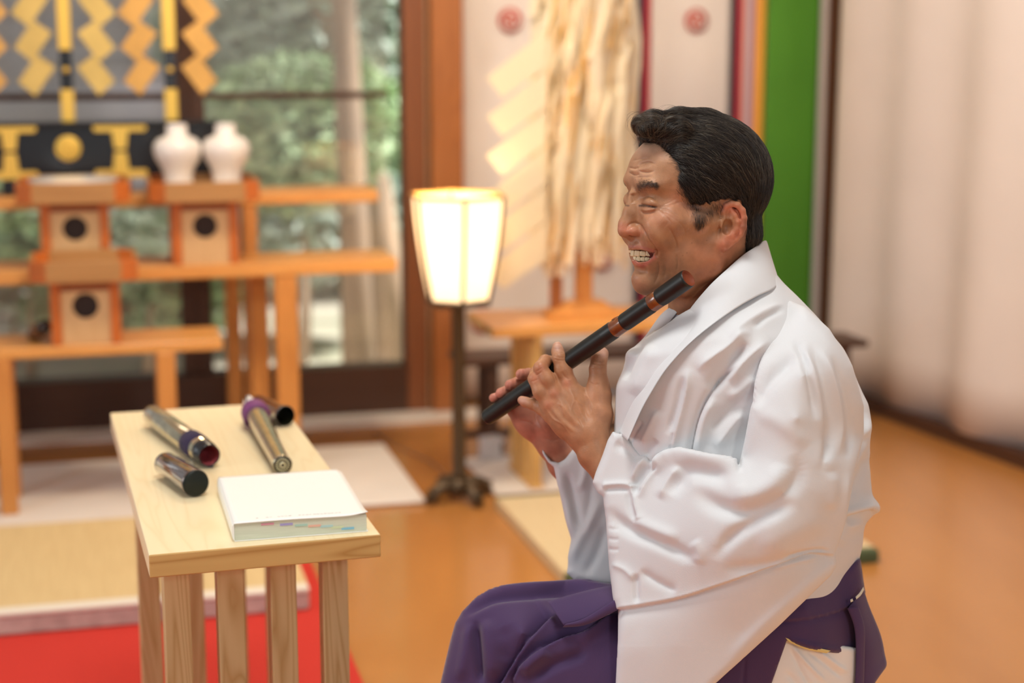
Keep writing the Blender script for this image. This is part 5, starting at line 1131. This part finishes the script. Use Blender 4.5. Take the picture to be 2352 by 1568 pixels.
# ---- torso
def build_robe():
    v = Vol((1290, 600, -290), (2045, 1420, 300), 3.6); y = v.ax[1]
    def I(pts):
        a = np.interp(y, [p[0] for p in pts], [p[1] for p in pts]); k_ = np.hanning(11); k_ /= k_.sum(); return np.convolve(np.pad(a, 5, mode='edge'), k_, 'valid').astype(np.float32)
    xr = I([(600, 1760), (650, 1800), (680, 1832), (730, 1880), (800, 1938), (870, 1974), (930, 1992), (1000, 1997), (1100, 2000), (1140, 2004), (1158, 2022), (1178, 2022), (1195, 1992), (1215, 1984), (1250, 1982), (1285, 1974), (1320, 1962), (1420, 1950)])
    xl = I([(600, 1690), (650, 1640), (700, 1568), (740, 1520), (780, 1478), (811, 1440), (850, 1430), (885, 1415), (1000, 1410), (1100, 1425), (1200, 1430), (1330, 1430), (1420, 1430)])
    hb = I([(600, 80), (640, 105), (680, 150), (720, 190), (780, 222), (860, 228), (1000, 205), (1150, 190), (1300, 200), (1420, 205)])
    xc = ((xl+xr)/2)[None, :, None]; a = ((xr-xl)/2)[None, :, None]; bb = hb[None, :, None]; X = v.ax[0][:, None, None]; W = v.ax[2][None, None, :]
    r = (np.abs((X-xc)/a)**2.3+np.abs((W+30)/bb)**2.3)**(1/2.3); d = (r-1)*np.minimum(a, bb); v.D = np.maximum(d, np.maximum(610-y, y-1390)[None, :, None]).astype(np.float32)
    # hollow at the neck
    v.cap([(1640, 560, -20, 90), (1600, 690, -5, 86), (1560, 745, 10, 55)], 10, 's')
    V, F = v.mesh(); V = relax(V, F, 2); S = Sculpt(V, F)
    st = S.stroke; S.gain = 1.35
    st(zk((1545, 405), (1480, 420), (1390, 490), (1290, 560), (1225, 622)), 12, 15, 't'); st(zk((1500, 440), (1440, 540), (1360, 640), (1290, 730)), -11, 15); st(zk((1455, 590), (1370, 660), (1290, 760), (1235, 880), (1205, 1000), (1188, 1090)), -14, 8, 'c', (.15, .05)); st(zk((1330, 760), (1270, 880), (1240, 1000), (1225, 1090)), 8, 12)
    st(zk((1640, 440), (1540, 520), (1460, 600), (1400, 680)), 12, 15, 't'); st(zk((1178, 595), (1168, 720), (1130, 880), (1085, 1065)), 7, 8, 't', (.25, .1)); st(zk((1150, 640), (1120, 800), (1060, 980)), -6, 9)
    st(zk((1500, 840), (1420, 930), (1330, 1060)), 9, 14, 't'); st(zk((1480, 760), (1400, 850), (1290, 950)), -7, 14); st(zk((1560, 650), (1480, 720), (1400, 780)), 6, 12)
    st(zk((1010, 830), (960, 940), (910, 1040)), 6, 10, 't'); st(zk((925, 900), (880, 960), (850, 1030)), -5, 5, 'c'); st(zk((1000, 1000), (960, 1060), (930, 1100)), -5, 9); st(zk((1090, 960), (1080, 1020), (1075, 1070)), -5, 4, 'c')
    st(zk((1740, 235), (1620, 280), (1500, 350), (1400, 430)), 7, 14, 't'); st(zk((1720, 260), (1600, 320), (1540, 380)), -6, 8)
    st(zk((930, 440), (880, 520), (840, 600), (822, 670)), -8, 8); st(zk((960, 380), (860, 480), (812, 560)), 6, 9); st(zk((990, 470), (930, 600), (870, 760)), 5, 16)
    # back drapes
    for ln, a_, s_ in (((2110, 530), (2140, 700), (2152, 850), (2105, 1000), (2090, 1180)), -11, 8), (((2150, 620), (2190, 760), (2190, 880), (2130, 1010)), 8, 9), (((2195, 880), (2170, 1010), (2120, 1120), (2085, 1220)), 7, 10), (((2200, 1080), (2150, 1200), (2090, 1330)), -6, 12):
        st(zk(*ln), a_, s_)
    st(rk((1262, 936), (1210, 948), (1160, 960), (1130, 975)), 8, 9, 'g', (.15, .3)); st(rk((1275, 955), (1215, 975), (1150, 990)), -13, 8); st(rk((1215, 985), (1150, 1020), (1120, 1080)), 5, 18)
    S.V = relax(S.V, F, 1)
    S.renorm(); return to_mesh('robe_body', S.V, S.F)
link('robe_body', build_robe(), M['robe'], robe)
# ---- near sleeve, the big hanging one
def build_near():
    poly = [(1782, 715), (1772, 770), (1752, 835), (1737, 881), (1722, 946), (1711, 1007), (1697, 1071), (1637, 1056), (1590, 1046), (1560, 1043), (1534, 1048), (1505, 1062), (1480, 1052), (1450, 1022), (1428, 1002), (1408, 990), (1396, 1010), (1384, 1045), (1368, 1085), (1361, 1108), (1372, 1130), (1385, 1140), (1392, 1200), (1399, 1300), (1408, 1375), (1419, 1400), (1419, 1470), (1414, 1570), (1410, 1660), (1560, 1660), (1640, 1572), (1700, 1518), (1790, 1436), (1862, 1366), (1908, 1322), (1922, 1298), (1918, 1268), (1930, 1225), (1948, 1160), (1962, 1090), (1984, 1000), (1984, 930), (1958, 840), (1905, 755), (1850, 705), (1815, 690)]
    wf = rbf([(1785, 715, 118), (1815, 700, 110), (1850, 730, 165), (1900, 800, 210), (1960, 900, 185), (1982, 1000, 130), (1765, 830, 215), (1850, 860, 265), (1830, 960, 292), (1735, 920, 245), (1710, 1050, 235), (1900, 1060, 262), (1945, 1150, 215), (1930, 1240, 205), (1800, 1130, 312), (1700, 1120, 285), (1600, 1090, 215), (1560, 1060, 178), (1510, 1090, 142), (1470, 1060, 115), (1412, 1010, 82), (1378, 1100, 84), (1400, 1200, 112), (1408, 1300, 130), (1500, 1240, 190), (1650, 1250, 275), (1800, 1260, 285), (1910, 1290, 205), (1412, 1400, 158), (1420, 1500, 172), (1550, 1480, 205), (1700, 1450, 222), (1850, 1350, 232), (1420, 1660, 172), (1560, 1650, 190)])
    th = rbf([(1800, 750, 90), (1950, 950, 60), (1850, 950, 120), (1750, 1100, 130), (1600, 1120, 120), (1400, 1050, 96), (1385, 1120, 80), (1400, 1250, 46), (1550, 1300, 90), (1700, 1300, 110), (1900, 1280, 50), (1420, 1500, 24), (1650, 1500, 40), (1500, 1650, 20)])
    v = prism_vol(poly, wf, lambda x, y: np.maximum(th(x, y), 16), 3.2, 20)
    V, F = v.mesh(); V = relax(V, F, 3); S = Sculpt(V, F); S.gain = 1.35; st = S.stroke
    # upper arm: edge plane and long drapes falling from the shoulder
    st(zk((1790, 515), (1720, 590), (1620, 690), (1545, 830)), -9, 17); st(zk((1655, 290), (1640, 440), (1590, 600), (1535, 790)), 7, 9, 't', (.1, .1))
    for ln, a_, s_, pf in ((((1770, 430), (1830, 560), (1870, 720), (1900, 900)), -7, 9, 'g'), (((1860, 450), (1925, 650), (1960, 860), (1968, 1040), (1925, 1200)), -10, 11, 'g'), (((1980, 520), (2050, 740), (2080, 930), (2072, 1120)), -8, 9, 'g'), (((1815, 470), (1890, 640), (1930, 840), (1945, 1000)), 7, 11, 't'), (((1930, 480), (2000, 700), (2030, 900), (2025, 1100)), 8, 12, 't'),
                       (((1560, 900), (1640, 880), (1760, 960), (1850, 1050)), 4, 20, 'g'), (((1980, 1180), (1990, 1300), (1960, 1400)), 5, 14, 'g')):
        st(zk(*ln), a_, s_, pf)
    # elbow: the long soft hollow under the bright bulge
    st(zk((1760, 1080), (1795, 1180), (1740, 1290), (1620, 1370), (1470, 1405), (1330, 1370), (1200, 1270)), -13, 19); st(zk((1700, 1130), (1660, 1240), (1530, 1320), (1400, 1320)), 7, 26); st(zk((1960, 1180), (1900, 1370), (1760, 1480), (1560, 1530)), 7, 34)
    # crisp fold running along the top of the forearm
    st(zk((1470, 1150), (1320, 1130), (1180, 1100), (1110, 1092), (1045, 1112), (985, 1165), (925, 1245), (885, 1330)), 15, 9, 't', (.05, .1)); st(zk((1130, 1150), (1075, 1230), (1015, 1340)), 7, 10, 't'); st(zk((1420, 1215), (1290, 1190), (1180, 1180), (1120, 1240), (1070, 1320)), -10, 20)
    st(zk((1000, 1130), (940, 1180), (890, 1250), (870, 1330)), -13, 10); st(zk((960, 1100), (900, 1150), (868, 1240)), 6, 8)
    st(zk((755, 970), (870, 1025), (960, 1105)), 6, 6, 't'); st(zk((760, 1020), (850, 1070), (900, 1130)), -5, 11)
    st(zk((890, 1262), (790, 1254), (690, 1262)), 5, 6, 't', (.3, .1)); st(zk((890, 1285), (790, 1276), (700, 1284)), -5, 7, 'g', (.3, .1)); st(zk((868, 1258), (866, 1330), (880, 1400), (896, 1460)), 8, 8, 't', (.02, .1)); st(zk((845, 1280), (850, 1370), (880, 1470)), -8, 7)
    # diagonal hollows of the hanging part
    S.gain = 1.0
    st(hk((850, 130), (900, 210), (1010, 275), (1150, 335), (1240, 385), (1262, 425)), -15, 14); st(hk((960, 200), (1080, 250), (1200, 300)), 8, 16); st(hk((1265, 300), (1300, 360), (1290, 420)), 6, 14)
    st(hk((1790, 110), (1650, 170), (1500, 250), (1410, 330), (1378, 405)), -14, 16); st(hk((1560, 330), (1680, 310), (1820, 250), (1930, 180)), 7, 24); st(hk((1400, 440), (1560, 430), (1720, 400), (1860, 355)), -7, 14)
    st(hk((1000, 445), (1080, 500), (1190, 555)), -9, 9, 't'); st(hk((985, 460), (985, 550), (992, 615)), -7, 7); st(hk((860, 415), (930, 445), (985, 500)), 6, 8, 't')
    for yy in (240, 290, 340): st(hk((845, yy), (875, yy+6), (905, yy+4)), -2.5, 4)
    # the layered lower edge: upper cloth steps proud of the lower fall
    st(hk((905, 636), (1000, 622), (1200, 584), (1400, 520), (1600, 450), (1760, 392), (1860, 366), (1960, 376)), -15, 14, 's', (.0, .03))
    st(hk((1700, 395), (1800, 362), (1890, 350), (1950, 362)), -8, 5, 'g'); st(hk((1640, 440), (1780, 400), (1880, 385)), 5, 7); st(hk((1965, 385), (1990, 280), (2012, 120), (2030, -40)), 6, 8, 't')
    st(hk((1950, 400), (1780, 560), (1600, 720), (1420, 900)), 4, 12); st(hk((960, 760), (1040, 860), (1080, 1000), (1090, 1150)), 3, 34)
    S.V = relax(S.V, F, 1)
    S.renorm(); return to_mesh('near_sleeve', S.V, S.F)
link('near_sleeve', build_near(), M['robe'], robe)
# ---- far sleeve
def build_far():
    poly = [(1243, 1019), (1246, 1041), (1258, 1060), (1272, 1072), (1284, 1120), (1298, 1190), (1312, 1238), (1306, 1285), (1302, 1316), (1320, 1332), (1400, 1346), (1500, 1350), (1520, 1150), (1500, 1040), (1420, 1020), (1330, 1018), (1312, 1036), (1298, 1054), (1284, 1062), (1266, 1058), (1252, 1040)]
    wf = rbf([(1243, 1030, -172), (1280, 1062, -160), (1330, 1040, -155), (1350, 1080, -145), (1450, 1080, -150), (1290, 1150, -172), (1350, 1200, -130), (1305, 1240, -160), (1310, 1310, -150), (1400, 1320, -110), (1500, 1200, -110)])
    v = prism_vol(poly, wf, 78, 3.0, 18);
    V, F = v.mesh(); V = relax(V, F, 2); S = Sculpt(V, F); st = S.stroke
    st([(1278, 1075), (1300, 1150), (1318, 1235)], 6, 7); st([(1300, 1080), (1318, 1150), (1330, 1215)], -9, 9); st([(1340, 1050), (1345, 1085), (1330, 1130)], 7, 9); st([(1385, 1140), (1355, 1200), (1325, 1260), (1306, 1300)], 9, 12); st([(1395, 1200), (1370, 1270), (1340, 1325)], -7, 12); st([(1360, 1100), (1350, 1170), (1330, 1230)], -6, 10)
    S.renorm(); return to_mesh('far_sleeve', S.V, S.F)
link('far_sleeve', build_far(), M['robe'], robe)
def band(name, e1, e2, bulge, th, m, parent, n=90, k=14, fl=None):
    """cloth band between two edge curves, with thickness"""
    A = np.array(smoothline3(e1, n)); B = np.array(smoothline3(e2, n)); V = []; rows = n
    for off in (0, th):
        for i in range(rows):
            for j in range(k+1):
                u = j/k; p = A[i]*(1-u)+B[i]*u; z = bulge*math.sin(math.pi*u)-off
                if fl: z += fl(i/(rows-1), u)
                V.append((p[0], p[1], p[2]+z))
    K = k+1; T = rows*K; F = []
    for i in range(rows-1):
        for j in range(k): a = i*K+j; F.append((a, a+1, a+K+1, a+K)); F.append((T+a, T+a+K, T+a+K+1, T+a+1))
        for j in (0, k): a = i*K+j; q = (a, T+a, T+a+K, a+K); F.append(q if j else q[::-1])
    for i in (0, rows-1):
        for j in range(k): a = i*K+j; q = (a, a+1, T+a+1, T+a); F.append(q if i else q[::-1])
    me = to_mesh(name, np.array(V, float), np.array(F)); o = link(name, me, m, parent); return o
def smoothline3(p, n):
    s = smoothline(p, 30); d = np.concatenate([[0], np.cumsum(np.linalg.norm(np.diff(s, axis=0), axis=1))]); t = np.linspace(0, d[-1], n); return np.stack([np.interp(t, d, s[:, i]) for i in range(s.shape[1])], 1)
band('under_collar', [(1560, 694, 0), (1540, 728, 6), (1518, 778, 10)], [(1574, 722, 40), (1548, 762, 42), (1528, 786, 40)], 3, 5, M['grey_collar'], robe)
band('far_collar', [(1548, 700, -10), (1518, 722, -20), (1478, 776, -28), (1442, 808, -30)], [(1562, 708, 22), (1530, 752, 22), (1513, 782, 22), (1500, 800, 30)], 6, 8, M['robe'], robe)
band('collar', [(1764, 562, -110), (1757, 552, -45), (1733, 568, 22), (1706, 586, 62), (1672, 616, 88), (1637, 648, 98), (1608, 680, 98), (1585, 709, 90), (1566, 738, 80), (1532, 776, 66), (1490, 806, 40), (1452, 850, 8), (1428, 900, -18), (1412, 985, -30)],
     [(1790, 650, -90), (1790, 650, 10), (1776, 664, 90), (1740, 680, 132), (1700, 702, 158), (1655, 732, 176), (1612, 764, 188), (1576, 796, 190), (1548, 826, 186), (1524, 856, 180), (1500, 894, 172), (1478, 932, 166), (1462, 966, 160), (1442, 1012, 150)], 14, 10, M['robe'], robe, 120, 18)
# ---- hakama


hakama = empty('hakama', (0, 0, 0)); hakama.parent = person
SLIT = [(1808, 1468), (1850, 1484), (1900, 1496), (1962, 1500), (1958, 1540), (1935, 1590), (1900, 1700), (1740, 1700), (1765, 1590)]
def build_hakama():
    poly = [(1303, 1334), (1240, 1338), (1160, 1350), (1125, 1362), (1095, 1378), (1062, 1404), (1046, 1430), (1036, 1465), (1024, 1515), (1012, 1568), (996, 1640), (975, 1800), (960, 2000), (950, 2290), (1560, 2290), (1640, 1900), (1800, 1760), (1960, 1700), (1985, 1600), (1990, 1500), (1990, 1380), (1976, 1282), (1930, 1296), (1880, 1316), (1700, 1340), (1500, 1345)]
    wf = rbf([(1050, 1450, 40), (1100, 1400, 40), (1160, 1365, 20), (1200, 1450, 110), (1300, 1340, -60), (1300, 1400, 60), (1400, 1450, 105), (1300, 1550, 125), (1050, 1568, 70), (1500, 1500, 125), (1700, 1450, 150), (1850, 1400, 160), (1960, 1330, 60), (1880, 1500, 160), (1970, 1450, 70), (1985, 1560, 40), (1000, 1900, 60), (1300, 1900, 150), (1300, 2280, 160), (1600, 1800, 150), (1000, 2280, 60), (1800, 1700, 140)])
    v = prism_vol(poly, wf, lambda x, y: wf(x, y)+235, 4.2, 34)
    X = v.ax[0][:, None]; Y = v.ax[1][None]; P = sd_poly(X, Y, SLIT)[:, :, None]; i0 = int(np.searchsorted(v.ax[2], 0)); D = v.D[:, :, i0:]; v.D[:, :, i0:] = np.maximum(D, np.minimum(-P, D+44))
    V, F = v.mesh(); V = relax(V, F, 2); S = Sculpt(V, F); S.gain = 1.5; st = S.stroke
    st(hk((108, 672), (180, 610), (270, 560), (420, 535), (640, 520), (870, 500)), 8, 7); st(hk((120, 690), (260, 600), (400, 575), (600, 560), (800, 545)), -7, 9)
    st(hk((200, 690), (212, 850), (218, 1010)), -13, 9); st(hk((175, 700), (150, 850), (120, 1000)), 7, 14); st(hk((245, 680), (270, 850), (290, 1000)), 8, 18)
    st(hk((575, 665), (500, 740), (400, 860), (310, 1010)), -14, 15, 's', (.05, 0)); st(hk((900, 640), (760, 740), (640, 770), (520, 830), (420, 910), (380, 985), (400, 1020)), -15, 14, 's', (.05, 0))
    st(hk((740, 800), (700, 860), (600, 900), (500, 960), (470, 1010)), -8, 14); st(hk((560, 840), (480, 900), (420, 960)), 8, 14); st(hk((880, 640), (800, 720), (700, 800)), 7, 14); st(hk((330, 720), (360, 800), (330, 900)), -4, 20)
    # waist band seam, hip seams
    st([(1700, 1425), (1800, 1425), (1870, 1418), (1945, 1396), (1988, 1362)], -5, 7, 's', (.1, 0)); st([(1808, 1462), (1860, 1482), (1950, 1496)], 4, 6); st([(1712, 1500), (1708, 1560), (1700, 1640)], -3, 4, 'c')
    S.renorm(); return to_mesh('hakama_cloth', S.V, S.F)
link('hakama_cloth', build_hakama(), M['purple'], hakama)
# white under cloth in the side opening, with its yellow trim
wfu = rbf([(1800, 1470, 146), (1960, 1500, 100), (1850, 1600, 142), (1950, 1600, 96), (1760, 1690, 132)])
v = prism_vol([(1790, 1455), (1970, 1488), (1968, 1560), (1940, 1690), (1735, 1690), (1765, 1570)], wfu, 40, 3.0, 12); V, F = v.mesh(); V = relax(V, F, 2); S = Sculpt(V, F)
for ln, a_, s_ in (((1815, 1478), (1850, 1520), (1900, 1570), 6, 5), ((1812, 1482), (1840, 1540), (1880, 1600), -5, 5), ((1850, 1490), (1890, 1520), (1940, 1560), -5, 5), ((1880, 1495), (1920, 1525), (1950, 1545), 5, 5), ((1800, 1540), (1830, 1570), (1850, 1620), -4, 7)) and [((a, b, c), d, e) for a, b, c, d, e in (((1815, 1478), (1850, 1520), (1900, 1570), 6, 5), ((1812, 1482), (1840, 1540), (1880, 1600), -5, 5), ((1850, 1490), (1890, 1520), (1940, 1560), -5, 5), ((1880, 1495), (1920, 1525), (1950, 1545), 5, 5), ((1800, 1540), (1830, 1570), (1850, 1620), -4, 7))]:
    S.stroke(ln, a_, s_)
S.renorm(); link('white_under_robe', to_mesh('white_under_robe', S.V, S.F), mat('cool_white_cotton', (.78, .80, .80), .8), hakama)
band('yellow_trim', [(1804, 1464, 166), (1850, 1480, 164), (1908, 1494, 154)], [(1812, 1474, 164), (1850, 1490, 161), (1898, 1500, 152)], 1, 4, M['hem_yellow'], hakama, 40, 6)
# waist strap ends lying over the lap, back panel and hanging tie
band('waist_strap', [(1258, 1381, 82), (1330, 1360, 74), (1400, 1345, 70), (1480, 1340, 90)], [(1296, 1437, 128), (1345, 1424, 134), (1418, 1392, 132), (1500, 1375, 140)], 5, 7, M['purple'], hakama, 60, 8)
band('waist_strap', [(1300, 1432, 142), (1345, 1418, 146), (1420, 1372, 142)], [(1292, 1440, 138), (1347, 1434, 146), (1424, 1398, 144)], 3, 5, M['purple'], hakama, 60, 8)
band('back_board', [(1984, 1352, 30), (1996, 1390, 36), (2022, 1455, 32), (2032, 1500, 30), (2035, 1532, 30), (2006, 1556, 30)], [(1946, 1398, 100), (1962, 1430, 98), (1970, 1480, 96), (1976, 1530, 94), (1980, 1580, 92), (1984, 1640, 90)], 12, 16, M['purple'], hakama, 70, 12)
band('hanging_tie', [(1946, 1396, 112), (1962, 1440, 112), (1966, 1500, 110), (1964, 1580, 108), (1960, 1680, 106)], [(1972, 1392, 104), (1986, 1440, 102), (1986, 1500, 100), (1984, 1580, 98), (1980, 1680, 96)], 4, 5, M['purple'], hakama, 60, 6)
band('waist_label', [(1953, 1377, 108), (1958, 1374, 106)], [(1954, 1383, 109), (1960, 1380, 107)], .5, 2, mat('pale_thread_mark', (.7, .68, .55), .7), hakama, 8, 3)
band('waist_label', [(1965, 1370, 104), (1974, 1361, 92), (1983, 1347, 74)], [(1967, 1376, 105), (1977, 1367, 93), (1985, 1354, 75)], .5, 2, bpy.data.materials['pale_thread_mark'], hakama, 16, 3)
